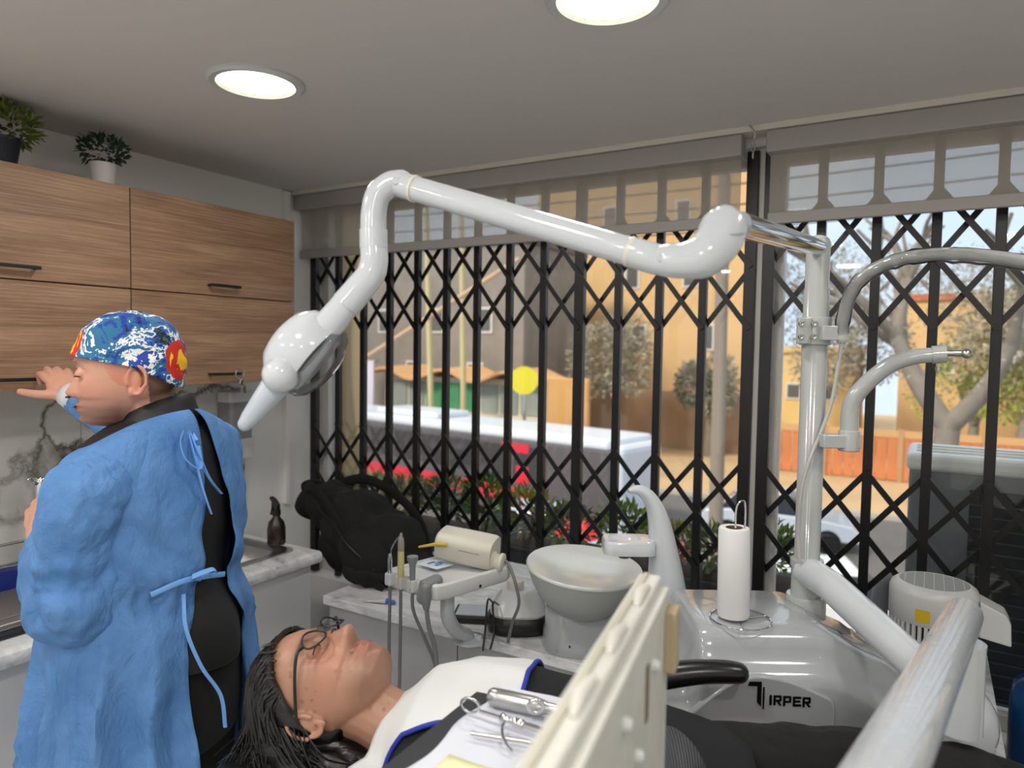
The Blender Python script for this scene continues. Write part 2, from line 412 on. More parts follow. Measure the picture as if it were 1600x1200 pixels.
# key ring
t = thing('key_ring', 'small bunch of keys hanging from the cabinet handle', 'keys', (-2.165, 1.70, 1.42))
BR = mat('dull_brass', '8d8468', .35, 1.)
g = G(); 
g.tube([(-2.168, 1.702+.018*math.cos(q), 1.492+.018*math.sin(q)) for q in np.linspace(0, 2*math.pi, 24)], .0022, 8, False); obj('ring', g, STEEL, t)
for dy, dz in ((.0, 0), (.012, -.004)):
    g = G().lathe([(0, -.0012), (.011, -.0012), (.011, .0012), (0, .0012)], 20, MT((-2.166+dy*.3, 1.708+dy, 1.463+dz), (1, .2, 0))).box(-2.168+dy*.3, -2.1655+dy*.3, 1.705+dy, 1.712+dy, 1.425+dz, 1.457+dz)
    obj('key', g, BR if dy else STEEL, t, smooth=30)

# base units and worktop on the left wall
lb = {0: 'white base cabinet below the steel instrument box', 1: 'white base cabinet behind the gowned person', 2: 'white base cabinet at the worktop end under the sink'}
for i, (a, b) in enumerate(((.2, .785), (.785, 1.3), (1.3, 1.785))):
    t = thing('base_cabinet', lb[i], 'cabinet', (-2.2, (a+b)/2, 0), group='white base cabinets')
    obj('carcass', G().box(XL+.005, -1.91, a, b, .1, .6).box(XL+.005, -2.5, a, b, .6, .818).box(-1.95, -1.91, a, b, .6, .818).box(XL+.005, -1.96, a+.03, b-.001, .0, .1), WCAB, t, smooth=0)
    obj('door', G().box(-1.909, -1.89, a+.002, b-.002, .105, .81), WCAB, t, smooth=0, bevel=.0015)
g = G()
prof = [(-1.95, .82), (-1.862, .82), (-1.853, .826), (-1.849, .837), (-1.849, .847), (-1.853, .856), (-1.862, .8615), (-1.88, .862), (-1.95, .862)]
g.prism(prof, lambda a, b, d: (a, d, b), .18, 1.80)
g.box(XL+.002, -2.32, .18, 1.80, .82, .862).box(-2.32, -1.95, .18, 1.12, .82, .862).box(-2.32, -1.95, 1.745, 1.80, .82, .862)
obj('worktop', g, COUNTER, smooth=30).__setitem__('label', 'white grey marbled worktop with rounded front along the cabinet wall')
bpy.data.objects['worktop']['category'] = 'countertop'
# sink
t = thing('kitchen_sink', 'stainless steel inset sink in the marbled worktop', 'sink', (-2.13, 1.43, .70))
def rrect(x0, x1, y0, y1, r, z, k=6):
    out = []
    for cx, cy, q in ((x1-r, y1-r, 0), (x0+r, y1-r, 1), (x0+r, y0+r, 2), (x1-r, y0+r, 3)):
        for i in range(k+1):
            a = (q+i/k)*math.pi/2; out.append(Vector((cx+r*math.cos(a), cy+r*math.sin(a), z)))
    return out
g = G().loft([rrect(-2.335, -1.935, 1.105, 1.76, .03, .8635), rrect(-2.335, -1.935, 1.105, 1.76, .03, .8665), rrect(-2.30, -1.965, 1.135, 1.70, .05, .8665), rrect(-2.295, -1.97, 1.14, 1.695, .05, .862), rrect(-2.285, -1.98, 1.15, 1.685, .06, .72), rrect(-2.25, -2.01, 1.19, 1.65, .06, .705)], True, False)
n_ = len(g.v); g.f.append(tuple(range(n_-28, n_)))
obj('basin', g, STEEL, t, smooth=50)
obj('drain', G().lathe([(0, .707), (.03, .707), (.035, .709), (.036, .7055)], 24, Matrix.Translation((-2.13, 1.43, 0))), CHROME, t)
# tap
t = thing('kitchen_tap', 'tall chrome mixer tap beside the marble splashback', 'tap', (-2.40, 1.14, .8665))
obj('body', G().lathe([(.026, .8665), (.026, .875), (.02, .88), (.02, 1.10), (.022, 1.105), (.022, 1.165), (.018, 1.172), (0, 1.173)], 28, Matrix.Translation((-2.40, 1.14, 0))), CHROME, t)
obj('spout', G().tube(spline([(-2.40, 1.14, 1.085), (-2.34, 1.16, 1.10), (-2.27, 1.185, 1.095), (-2.235, 1.197, 1.07)], 6), .013, 16), CHROME, t)
obj('lever', G().tube([(-2.40, 1.13, 1.15), (-2.37, 1.09, 1.175)], [.009, .006], 12, dome=True), CHROME, t)
# soap dispenser on the splashback
t = thing('wall_dispenser', 'grey wall dispenser with white lid and white base under the cabinets', 'dispenser', (-2.49, 1.93, 1.12))
obj('tank', G().loft([rrect(-2.537, -2.44, 1.875, 1.985, .02, z) for z in (1.21, 1.36)], True, True), mat('smoky_plastic', '8f9092', .2), t, bevel=.003)
obj('lid', G().loft([rrect(-2.537, -2.435, 1.87, 1.99, .022, z) for z in (1.36, 1.405)], True, True), WHITEP, t, bevel=.004)
obj('base', G().loft([rrect(-2.537, -2.435, 1.87, 1.99, .022, z) for z in (1.125, 1.21)], True, True), WHITEP, t, bevel=.004)

# window bench
t = None
lb = ['grey bench cabinet under the window by the worktop end', 'grey bench cabinet under the window behind the patient', 'narrow grey cabinet under the water distiller']
for i, (x0, x1) in enumerate(((-1.735, -1.2), (-1.2, -.66), (-.08, .16))):
    t = thing('bench_cabinet', lb[i], 'cabinet', ((x0+x1)/2, 2.0, 0), group='grey cabinets under the window')
    obj('carcass', G().box(x0, x1, 1.765 if i == 2 else 1.74, YB+.015, .0, .72), GCAB, t, smooth=0)
    obj('door', G().box(x0+.002, x1-.002, 1.748 if i == 2 else 1.72, 1.764 if i == 2 else 1.739, .06, .715), GCAB, t, smooth=0, bevel=.0015)
    if i == 2: obj('slab', G().box(x0-.005, x1+.01, 1.742, YB+.018, .722, .752), COUNTER, t, smooth=0, bevel=.003)
o = obj('window_worktop', G().box(-1.745, -.65, 1.70, YB+.018, .722, .752), COUNTER, smooth=0, bevel=.003)
tag(o, 'white marbled worktop of the low bench below the window', 'countertop')

# roller blinds
for x0, x1, lab in ((-2.535, -.535, 'left grey roller blind over the window, half transparent screen'), (-.462, 1.5, 'right grey roller blind over the window with sky behind it')):
    t = thing('roller_blind', lab, 'blind', ((x0+x1)/2, 2.31, 1.99), group='roller blinds')
    obj('cassette', G().box(x0, x1, 2.285, 2.35, 2.215, 2.282), BLINDC, t, smooth=0, bevel=.006)
    obj('screen', G().box(x0+.008, x1-.008, 2.3265, 2.3275, 2.03, 2.218), SCREEN, t, smooth=0)
    obj('bottom_bar', G().box(x0+.005, x1-.005, 2.318, 2.336, 2.0, 2.036), BLINDC, t, smooth=0, bevel=.004)
t = thing('ceiling_hook', 'small metal hook with chain between the two blinds', 'hook', (-.497, 2.27, 2.21))
obj('hook', G().tube(spline([(-.51, 2.27, 2.3), (-.50, 2.27, 2.285), (-.492, 2.272, 2.27), (-.497, 2.275, 2.255)], 5), .003, 8), STEEL, t)
for i in range(3):
    c = Vector((-.497, 2.276, 2.25-.02*i)); ax = (1, 0, 0) if i % 2 else (0, 1, 0)
    obj('chain_link', G().tube([c+Vector((ax[0]*.005*math.cos(q), ax[1]*.005*math.cos(q), .012*math.sin(q))) for q in np.linspace(0, 2*math.pi, 17)], .0018, 6, False), STEEL, t)

# folding scissor gates
def gate(x0, n, pitch, thick, label):
    yg = 2.415; z0, z1 = .51, 2.255
    t = thing('scissor_gate', label, 'gate', (x0+n*pitch/2, yg, z0), group='black folding window gates')
    ox, oy, oz = x0+n*pitch/2, yg, z0
    base = base2 = None
    for i in range(n+1):
        x = x0+i*pitch-ox
        if i in thick:
            if base2 is None: base2 = obj('gate_bar', G().box(ox-.019, ox+.019, yg-.014, yg+.014, z0, z1), BLACKM, t, smooth=0, bevel=.002); base2.location = (x, 0, 0)
            else: copy_obj(base2, t, (x, 0, 0))
        else:
            if base is None: base = obj('gate_bar', G().box(ox-.0135, ox+.0135, yg-.012, yg+.012, z0, z1), BLACKM, t, smooth=0, bevel=.002); base.location = (x, 0, 0)
            else: copy_obj(base, t, (x, 0, 0))
    for za, h in ((2.085, .2025), (1.235, .19)):
        tmpl = {}
        for i in range(-1, n):
            for sgn in (1, -1):
                # a strip runs down over two bays; those at the ends are cut short
                a, b = (i, i+2) if sgn > 0 else (i+2, i); za_, zb_ = za, za-2*h
                lo, hi = max(i, 0), min(i+2, n)
                if hi-lo < 1: continue
                f0 = (lo-i)/2; f1 = (hi-i)/2
                key = (sgn, lo-i, hi-i)
                if key not in tmpl:
                    X0, X1 = f0*2*pitch, f1*2*pitch
                    Z0, Z1 = (-f0*2*h, -f1*2*h) if sgn > 0 else (-(1-f0)*2*h, -(1-f1)*2*h)
                    A = Vector((ox+X0, yg-.0175*sgn, oz+Z0)); B = Vector((ox+X1, yg-.0175*sgn, oz+Z1))
                    d = (B-A); L = d.length+.012; d.normalize()
                    s_ = obj('lattice_strip', G().obox((A+B)/2, (L, .004, .0175), d, (0, 1, 0), d.cross(Vector((0, 1, 0)))), BLACKM, t, smooth=0)
                    tmpl[key] = s_; s_.location = (x0+i*pitch-ox, 0, za-oz)
                else: copy_obj(tmpl[key], t, (x0+i*pitch-ox, 0, za-oz))
    return t
gate(-2.532, 13, .1545, (0, 9, 13), 'left black folding scissor gate from the corner to the white post')
gate(-.466, 10, .1555, (0, 10), 'right black folding scissor gate behind the dental unit pole')
struct('trim_3', G().box(-.517, -.487, 2.42, 2.47, .5, 2.265), FRAME)
# ------------------------------------------------------------------ dental unit (chair frame)
def sm(a, b, x):
    t = min(1, max(0, (x-a)/(b-a))); return t*t*(3-2*t)
def oval(cu, cv, ru, rv, z, n=40, p=2.6):
    return [Vector((cu+ru*math.copysign(abs(math.cos(a))**(2/p), math.cos(a)), cv+rv*math.copysign(abs(math.sin(a))**(2/p), math.sin(a)), z)) for a in [2*math.pi*j/n for j in range(n)]]
t = UNIT = thing('dental_unit', 'pale grey dental unit pedestal with pole, curved arms and black lettering', 'dental unit', (.58, 1.55, 0), 'K')
rings = []
us = list(np.linspace(.285, .36, 6))+list(np.linspace(.365, .395, 7))+list(np.linspace(.42, .64, 10))+list(np.linspace(.66, .78, 9))+[.79, .798, .802]
for u in us:
    T = .95+.088*sm(.358, .395, u)-.07*sm(.62, .80, u)
    e = 1-.0*u; k_ = .02*sm(.775, .802, u)+.02*(1-sm(.285, .295, u))
    fr_ = 1.34+k_+.02*(1-sm(.3, .4, u)); bk = 1.66-k_*2
    pr_ = [(bk, .04), (bk, T-.03), (bk-.006, T-.01), (bk-.025, T-k_*.5), (1.47, T-k_*.5), (1.435, T-.001-k_*.5), (1.412, T-.006-k_*.5), (1.398, T-.018-k_*.5), (1.39, T-.034), (1.384, T-.048), (1.372, T-.060), (1.358, T-.068), (fr_+.008, T-.078), (fr_+.002, T-.092), (fr_, T-.12), (fr_, .5), (fr_+.02, .04)]
    rings.append([Vector((u, v, z)) for v, z in pr_])
obj('pedestal', G().loft(rings), GREYU, t, smooth=50)
obj('side_wing', G().loft([oval(.375, 1.728, .085, .062, z, p=6) for z in (.04, .87)]+[oval(.375, 1.728, .08, .057, .88, p=6)]), GREYU, t, smooth=40)
arch = [(float(p[0]), float(p[1])) for p in spline([(.345, .885), (.39, .925), (.437, .958), (.484, .972), (.54, .965), (.585, .948), (.622, .932)], 5)]
poly = [(.345, .5)]+arch+[(.632, .925), (.637, .912), (.638, .5)]
fp = obj('front_panel', G().prism(poly, lambda a, b, d: (a, d, b), 1.352, 1.334), GREYU, t, smooth=30, bevel=.004)
VL = 1.3335
def glyph(name, polys):
    g = G()
    for p in polys: g.prism(p, lambda a, b, d: (a, d, b), VL, VL-.0012)
    return obj(name, g, mat('black_letter_film', '0b0b0c', .35), fp, smooth=0)
glyph('letter', [[(.466, .9545), (.469, .9625), (.4925, .9625), (.4925, .913), (.4845, .922), (.4845, .9535)], [(.4955, .952), (.4985, .952), (.4985, .9075), (.4955, .9095)]])
L0, LW, LH = .5085, .0185, .0195
def seg(ch, i, x):
    s = {'I': [(0, 0, .28, 1)], 'R': [(0, 0, .26, 1), (.26, .8, .95, 1), (.72, .5, .98, .88), (.26, .38, .92, .56), (.36, .4, .68, .4, 1.02, 0, .7, 0)], 'P': [(0, 0, .26, 1), (.26, .8, .95, 1), (.72, .45, .98, .88), (.26, .32, .95, .5)],
         'E': [(0, 0, .26, 1), (.26, .78, 1, 1), (.26, .41, .9, .6), (.26, 0, 1, .22)]}[ch]
    out = []
    f = lambda q, r: (x+q*LW*.86, .9168+r*LH-(x-L0)*.05)
    for e_ in s:
        if len(e_) == 8: out.append([f(*e_[i:i+2]) for i in (0, 2, 4, 6)]); continue
        a, b, c, d = e_
        out.append([f(a, b), f(c, b), f(c, d), f(a, d)])
    return out
x = L0
for i, ch in enumerate('IRPER'):
    glyph('letter', seg(ch, i, x)); x += LW*(.42 if ch == 'I' else 1.02)
# pole and arms fixed to it
PU, PV = .682, 1.592
Mp = Matrix.Translation((PU, PV, 0))
obj('pole', G().lathe([(.0, .94), (.031, .94), (.031, 1.12), (.0275, 1.125), (.0275, 1.738), (.0255, 1.742), (.0255, 1.845), (.022, 1.855), (0, 1.858)], 36, Mp), POLE, t)
obj('pole_collar', G().lathe([(.044, .99), (.044, 1.04), (.041, 1.046), (.033, 1.046), (.033, 1.11), (.036, 1.112), (.036, 1.128), (.028, 1.13)], 36, Mp), POLE, t)
cl = obj('clamp', G().lathe([(.027, 1.618), (.034, 1.618), (.0345, 1.622), (.0345, 1.676), (.034, 1.68), (.027, 1.68)], 32, Mp).box(PU-.05, PU-.02, PV-.03, PV-.016, 1.62, 1.678).box(PU-.005, PU+.052, PV-.052, PV-.024, 1.628, 1.66), POLE, t, bevel=.002)
for du, dz in ((-.044, 1.635), (-.044, 1.664), (-.018, 1.635), (-.018, 1.664)):
    obj('screw', G().lathe([(0, 0), (.0065, 0), (.0065, .006), (.004, .0065), (0, .004)], 16, MT((PU+du, PV-.029 if du < -.03 else PV-.0335, dz), (0, -1, 0))), STEEL, cl)
a1 = spline([(.722, 1.548, 1.632), (.722, 1.546, 1.675), (.733, 1.535, 1.735), (.755, 1.515, 1.772), (.80, 1.478, 1.797), (.86, 1.43, 1.803), (.93, 1.37, 1.79), (1.02, 1.30, 1.758)], 8)
s_ = obj('suction_arm', G().tube(a1, .0125, 18, dome=True), mat('pale_grey_tube', 'b9bab8', .3), t)
# torn protective film on the arm
q = G(); rr = []
for i, p in enumerate(a1): rr.append(.0145+.0035*noise.noise(Vector(p)*60)+.001)
q.tube([Vector(p)+Vector((0, 0, -.0025+.003*noise.noise(Vector(p)*40))) for p in a1[3:]], rr[3:], 14, False)
obj('plastic_film', q, CLEAR, s_)
obj('cable', G().tube(spline([(.722, 1.545, 1.63), (.718, 1.553, 1.57), (.708, 1.556, 1.49), (.686, 1.556, 1.42), (.661, 1.55, 1.36), (.649, 1.556, 1.29), (.648, 1.562, 1.2), (.652, 1.56, 1.13)], 8), .0042, 10), mat('pale_cable', 'b6b7b4', .4), t)
br = obj('bracket', G().box(PU, .765, 1.528, 1.556, 1.392, 1.422).lathe([(.0, 1.385), (.0225, 1.385), (.0225, 1.428), (.0205, 1.432), (0, 1.432)], 28, Matrix.Translation((.745, 1.545, 0))), POLE, t, bevel=.003)
a2 = spline([(.745, 1.545, 1.425), (.745, 1.545, 1.475), (.752, 1.54, 1.505), (.778, 1.525, 1.545), (.812, 1.508, 1.578), (.85, 1.49, 1.595), (.886, 1.474, 1.600)], 7)
ca = obj('curved_arm', G().tube(a2, [.019-.0035*i/len(a2) for i in range(len(a2))], 22), POLE, t)
obj('end_clamp', G().tube([(.879, 1.477, 1.6), (.902, 1.467, 1.602)], .0185, 20), POLE, ca)
obj('end_bolt', G().tube([(.89, 1.472, 1.575), (.89, 1.472, 1.567)], .006, 8), STEEL, ca)
obj('end_lug', G().tube([(.9, 1.468, 1.604), (.935, 1.455, 1.603)], .0065, 12, dome=True).ell((.934, 1.45, 1.603), (.010, .010, .010)), STEEL, ca)
d1 = [(.678, 1.585, 1.105), (.70, 1.50, 1.094), (.735, 1.2, 1.04), (.742, 1.13, 1.027)]
obj('swing_arm', G().tube(d1, [.034, .034, .032, .032], 30), WHITEG, t)
wq = N('white_tube_in_wrinkled_film'); wq.col(hexc('c3c8cf')).p(Roughness=.16, Coat_Weight=.6, Coat_Roughness=.05); wq.bump(wq.noise(9, wq.coord((9, 9, 1.5), rot=(0, 0, -.67)), 5, .65, 1.5), .5, .006); WRAP = wq.m
dl = obj('delivery_arm', G().tube([(.786, 1.195, 1.152), (.76, 1.16, 1.1565), (.324, .582, 1.2473), (.20, .42, 1.272)], [.0292]*4, 36, dome=False), WHITEG, t)
obj('arm_joint', G().lathe([(0, .98), (.034, .98), (.034, 1.13), (0, 1.13)], 30, Matrix.Translation((.747, 1.135, 0))), WHITEG, t)
dl.data.materials.clear(); dl.data.materials.append(WRAP)

# operating lamp on its arms
t = thing('dental_lamp', 'white articulated dental operating lamp reaching over the patient', 'lamp', (.682, 1.592, 1.86), 'K')
obj('chrome_arm', G().tube([(.69, 1.60, 1.836), (.31, .985, 1.776)], .0185, 30), CHROME, t)
obj('arm_cap', G().ell((.683, 1.594, 1.842), (.0265, .0265, .0225)), WHITEG, t)
eb = spline([(.281, .952, 1.772), (.278, .947, 1.764), (.268, .938, 1.744), (.248, .93, 1.7245), (.222, .933, 1.7185), (.200, .94, 1.7195)], 6)
er = np.interp(np.linspace(0, 1, len(eb)), [0, .1, .3, .6, .8, 1], [.024, .030, .0315, .029, .0235, .0215])
obj('elbow', G().tube(eb, list(er), 30, dome=True).ell((.287, .960, 1.766), (.026, .03, .024)), WHITEG, t)
obj('elbow_ring', G().lathe([(.0305, -.0012), (.0325, -.0012), (.0325, .0012), (.0305, .0012)], 36, MT((.272, .941, 1.752), (-.1, -.1, 1))), GREYU, t)
A = Vector((.192, .944, 1.7205)); B = Vector((-.182, 1.114, 1.8535)); d = (B-A).normalized()
jk = obj('rear_knuckle', G().tube([A, A.lerp(B, .09)], .0205, 28, dome=True), WHITEG, t)
obj('pivot_cap', G().lathe([(0, .0), (.0065, 0), (.0065, .0035), (.005, .005), (0, .005)], 20, MT(A+Vector((.0, -.0185, 0)), (0, -1, .05))), WHITEG, jk)
sa = obj('spring_arm', G().tube([A.lerp(B, .09), A.lerp(B, .93)], [.0195, .0192], 30), WHITEG, t)
for f in (.092, .926):
    obj('end_ring', G().tube([A.lerp(B, f-.006), A.lerp(B, f+.006)], .0208, 30), mat('ring_cream', 'd8d4c8', .3), sa)
fk = obj('front_knuckle', G().tube([A.lerp(B, .93), B], .0198, 28, dome=True), WHITEG, t)
obj('pivot_cap', G().lathe([(0, .0), (.0065, 0), (.0065, .0035), (.005, .005), (0, .005)], 20, MT(B+Vector((.0, -.0185, 0)), (0, -1, .05))), WHITEG, fk)
nk = spline([(-.178, 1.114, 1.856), (-.196, 1.114, 1.852), (-.214, 1.113, 1.835), (-.2205, 1.112, 1.805), (-.2205, 1.111, 1.772), (-.2195, 1.110, 1.75)], 7)
obj('neck', G().tube(nk, .0198, 28, dome=True), WHITEG, t)
obj('neck_collar', G().tube([(-.2205, 1.1115, 1.781), (-.2195, 1.110, 1.752)], .0218, 30), WHITEG, t)
n2 = spline([(-.2195, 1.110, 1.754), (-.2185, 1.109, 1.735), (-.2235, 1.107, 1.712), (-.240, 1.106, 1.690), (-.262, 1.105, 1.664)], 7)
obj('lower_neck', G().tube(n2, list(np.linspace(.0212, .0235, len(n2))), 28), WHITEG, t)
C0 = Vector((-.268, 1.105, 1.657)); C1 = Vector((-.346, 1.095, 1.557)); ax = (C1-C0).normalized(); nn = Vector((-ax.z, 0, ax.x)).normalized()  # towards lower right
if nn.x < 0: nn = -nn
hd = obj('lamp_stem', G().tube([C0-ax*.012, C0, C0.lerp(C1, .5), C1], [.0225, .0225, .026, .029], 30, dome=True), WHITEG, t)
cen = C0.lerp(C1, .72)+Vector((0, .022, 0))
obj('housing', G().lathe([(.0, -.058), (.028, -.056), (.05, -.048), (.064, -.033), (.069, -.012), (.069, .012), (.067, .016), (0, .016)], 44, MT(cen, nn)), WHITEG, t, smooth=60)
obj('lens', G().lathe([(.066, .014), (.064, .026), (.054, .036), (.034, .044), (0, .047)], 40, MT(cen, nn)), pane_mat('lamp_lens', (.9, .91, .92, 1), .9), t, smooth=60)
obj('reflector', G().lathe([(.058, .018), (.04, .008+.012), (0, .018)], 32, MT(cen, nn)), mat('reflector_white', 'b9bdc2', .25), t)
H0 = C1+Vector((-.004, -.012, -.002)); H1 = Vector((-.4005, 1.055, 1.4805))
obj('handle_hub', G().tube([H0-Vector((0, .02, 0)), H0+Vector((0, .03, 0))], .0275, 28, dome=True), WHITEG, t)
obj('handle', G().tube([H0, H0.lerp(H1, .25), H0.lerp(H1, .9), H1], [.0205, .0215, .0135, .011], 26, dome=True), mat('pale_handle_rubber', 'aeb7c2', .4), t)

# spittoon on the window bench
t = thing('spittoon', 'frosted white glass spittoon bowl on a grey base', 'spittoon', (.205, 1.985, .752), 'K')
Mb = MT((.197, 1.97, .752), (.06, -.07, 1))
obj('bowl', G().lathe([(.045, .112), (.085, .118), (.115, .145), (.143, .187), (.160, .232), (.162, .238), (.160, .242), (.156, .238), (.139, .192), (.11, .153), (.08, .13), (.03, .12), (.0, .118)], 64, Mb), FROST, t, smooth=60)
obj('rim', G().lathe([(.158, .236), (.1635, .235), (.1645, .240), (.161, .2445), (.156, .242)], 64, Mb), mat('bowl_rim', 'cfd2d0', .15), t, smooth=60)
obj('base', G().loft([oval(.235, 1.985, .135, .10, .752), oval(.235, 1.985, .138, .103, .758), oval(.233, 1.985, .132, .098, .80), oval(.22, 1.983, .115, .09, .815), oval(.213, 1.98, .108, .085, .862), oval(.21, 1.978, .095, .075, .872), oval(.2, 1.975, .06, .05, .88)]), GREYU, t, smooth=50)
obj('screw', G().lathe([(0, 0), (.004, 0), (.004, .002), (0, .002)], 12, MT((.17, 1.893, .785), (0, -1, .2))), BLACKP, t)
# cup filler: a swan-necked column with a cup shelf
t = thing('cup_filler', 'white swan-necked water column with a cup shelf', 'water filler', (.39, 1.728, .881), 'K')
rings = []
for (u, z, w, dd, tilt) in [(.397, .881, .056, .052, 0), (.397, .93, .054, .05, 0), (.395, 1.0, .05, .046, .03), (.386, 1.08, .038, .04, .12), (.377, 1.14, .032, .034, .2), (.367, 1.19, .026, .028, .35), (.352, 1.228, .0205, .023, .7), (.330, 1.252, .016, .018, 1.15), (.308, 1.258, .011, .014, 1.6), (.290, 1.250, .007, .010, 2.0)]:
    ring = []
    for j in range(28):
        a = 2*math.pi*j/28; x_ = w*math.cos(a); y_ = dd*math.sin(a)
        ring.append(Vector((u+x_*math.cos(tilt), 1.728+y_, z+x_*math.sin(tilt))))
    rings.append(ring)
obj('column', G().loft(rings), WHITEG, t, smooth=60, sub=1)
obj('cup_shelf', G().loft([oval(.295, 1.728, .064, .045, z, p=5) for z in (1.10, 1.105, 1.128)]+[oval(.295, 1.728, .060, .041, 1.134, p=5), oval(.285, 1.728, .04, .03, 1.134), oval(.285, 1.728, .036, .027, 1.128)]), WHITEG, t, smooth=40)
obj('shelf_hub', G().tube([(.285, 1.728, 1.10), (.285, 1.728, 1.085)], [.025, .014], 20), CLEAR, t)

# paper towel roll on its wire stand
t = thing('paper_towel_roll', 'white paper towel roll upright on a chrome wire stand', 'paper towel', (.487, 1.452, 1.038), 'K')
obj('wire_ring', G().tube([(.487+.062*math.cos(a), 1.452+.062*math.sin(a), 1.0405) for a in np.linspace(0, 2*math.pi, 49)], .0017, 8, False), CHROME, t)
for a in (.3, 2.4, 4.5):
    obj('wire_spoke', G().tube([(.487, 1.452, 1.0405), (.487+.062*math.cos(a), 1.452+.062*math.sin(a), 1.0405)], .0016, 8), CHROME, t)
rl = obj('paper_roll', G().lathe([(.012, 1.044), (.0315, 1.044), (.033, 1.05), (.0325, 1.14), (.032, 1.228), (.030, 1.232), (.018, 1.232), (.0175, 1.2)], 40, MT((.487, 1.452, 0), (-.02, 0, 1)) @ Matrix.Translation((.012, 0, 0))), mat('tissue_paper', 'e3e3e4', .9, bump=.1, bs=90), t, smooth=50)
obj('core_tube', G().lathe([(.0178, 1.19), (.0178, 1.2318), (.0165, 1.2318), (.0165, 1.19)], 28, MT((.487, 1.452, 0), (-.02, 0, 1)) @ Matrix.Translation((.012, 0, 0))), mat('brown_card', '6f5a45', .9), t)
obj('wire_loop', G().tube(spline([(.470, 1.45, 1.05), (.470, 1.45, 1.22), (.470, 1.45, 1.27), (.476, 1.45, 1.287), (.484, 1.45, 1.29), (.489, 1.45, 1.28), (.490, 1.45, 1.22), (.490, 1.45, 1.05)], 5), .0022, 8), CHROME, t)

# assistant's instrument tray on a bent stem
t = thing('assistant_tray', 'white instrument tray on a bent stem above the bench', 'tray', (-.12, 2.02, .752), 'K')
def TR(a, b, z):   # a along the holder edge, b towards the back right
    o = Vector((-.325, 1.888, 0)); e1 = Vector((.79, -.613, 0)); e2 = Vector((.80, .60, 0)); return o+e1*a+e2*b+Vector((0, 0, z))
out = [(-.01, .0), (.0, -.012), (.17, -.012), (.185, -.006), (.192, .02), (.192, .215), (.18, .235), (-.01, .235), (-.022, .22), (-.022, .02)]
def sc(o_, f): c = (.088, .11); return [(c[0]+(x-c[0])*f, c[1]+(y-c[1])*f) for x, y in o_]
g = G(); lay = [(sc(out, .86), .945), (sc(out, .97), .95), (out, .962), (out, .984), (sc(out, .985), .990), (sc(out, .9), .992), (sc(out, .86), .982), (sc(out, .5), .982)]
g.loft([[TR(x, y, z+y*.06) for x, y in o_] for o_, z in lay])
tb = obj('tray_body', g, WHITEP, t, smooth=35, bevel=.003)
for a in (.022, .064, .108):
    g = G(); g.obox(TR(a, -.014, .975), (.022, .022, .034), (.79, -.613, 0), (.8, .6, 0), (0, 0, 1)); obj('holder', g, WHITEP, tb, smooth=0, bevel=.004)
obj('stem', G().tube(spline([(-.165, 1.87, .95), (-.166, 1.872, .90), (-.163, 1.885, .86), (-.145, 1.93, .81), (-.12, 1.985, .775), (-.115, 2.0, .752)], 8), .0195, 24), WHITEG, t)
obj('stem_foot', G().lathe([(.05, .752), (.05, .758), (.03, .764), (.02, .766)], 28, Matrix.Translation((-.113, 2.003, 0))), WHITEG, t)
obj('side_holder', G().tube([TR(.152, -.02, .955), TR(.152, -.012, .985), TR(.152, .02, .992)], [.017, .02, .017], 20, dome=True), GREYP, t)
obj('screw', G().lathe([(0, 0), (.004, 0), (.004, .002), (0, .002)], 12, MT(TR(.193, .12, .968), TR(1, 0, 0)-TR(0, 0, 0))), BLACKP, t)
# things in the holders
def hose(pts, r=.0045, m=GREYH): return G().tube(spline(pts, 8), r, 10)
def holder_tool(name, label, a, build):
    p = TR(a, -.016, 0); q = thing(name, label, 'instrument', (p.x, p.y, .96), 'K'); build(q, p)
def b1(q, p):
    obj('barrel', G().lathe([(0, .965), (.004, .965), (.0062, .99), (.0062, 1.03), (.004, 1.045), (0, 1.046)], 18, Matrix.Translation((p.x, p.y, 0))), CHROME, q)
    obj('nozzle', G().tube(spline([(p.x, p.y, 1.04), (p.x+.004, p.y, 1.06), (p.x+.018, p.y, 1.085), (p.x+.028, p.y, 1.098)], 5), .0018, 8), CHROME, q)
    obj('hose', hose([(p.x, p.y, .965), (p.x, p.y, .9), (p.x-.003, p.y+.01, .8), (p.x, p.y+.01, .6)]), GREYH, q)
def b2(q, p):
    obj('sleeve', G().lathe([(0, .97), (.0095, .97), (.0085, 1.06), (0, 1.06)], 18, Matrix.Translation((p.x, p.y, 0))), mat('pale_yellow_plastic', 'c9bf87', .45), q)
    obj('tip', G().lathe([(.0085, 1.06), (.009, 1.08), (.0075, 1.092), (.004, 1.10), (.0035, 1.108), (0, 1.109)], 18, Matrix.Translation((p.x, p.y, 0))), mat('translucent_grey', '8d8a7c', .25), q)
    obj('hose', hose([(p.x, p.y, .97), (p.x, p.y, .9), (p.x-.002, p.y+.01, .8), (p.x-.004, p.y+.01, .6)]), GREYH, q)
def b3(q, p):
    obj('barrel', G().lathe([(0, .965), (.009, .965), (.0075, 1.0), (.0085, 1.03), (.0145, 1.046), (.0145, 1.054), (0, 1.055)], 20, Matrix.Translation((p.x, p.y, 0))), GREYP, q)
    obj('hose', hose([(p.x, p.y, .965), (p.x+.003, p.y, .91), (p.x+.03, p.y+.02, .83), (p.x+.06, p.y+.03, .74), (p.x+.07, p.y+.03, .6)]), GREYH, q)
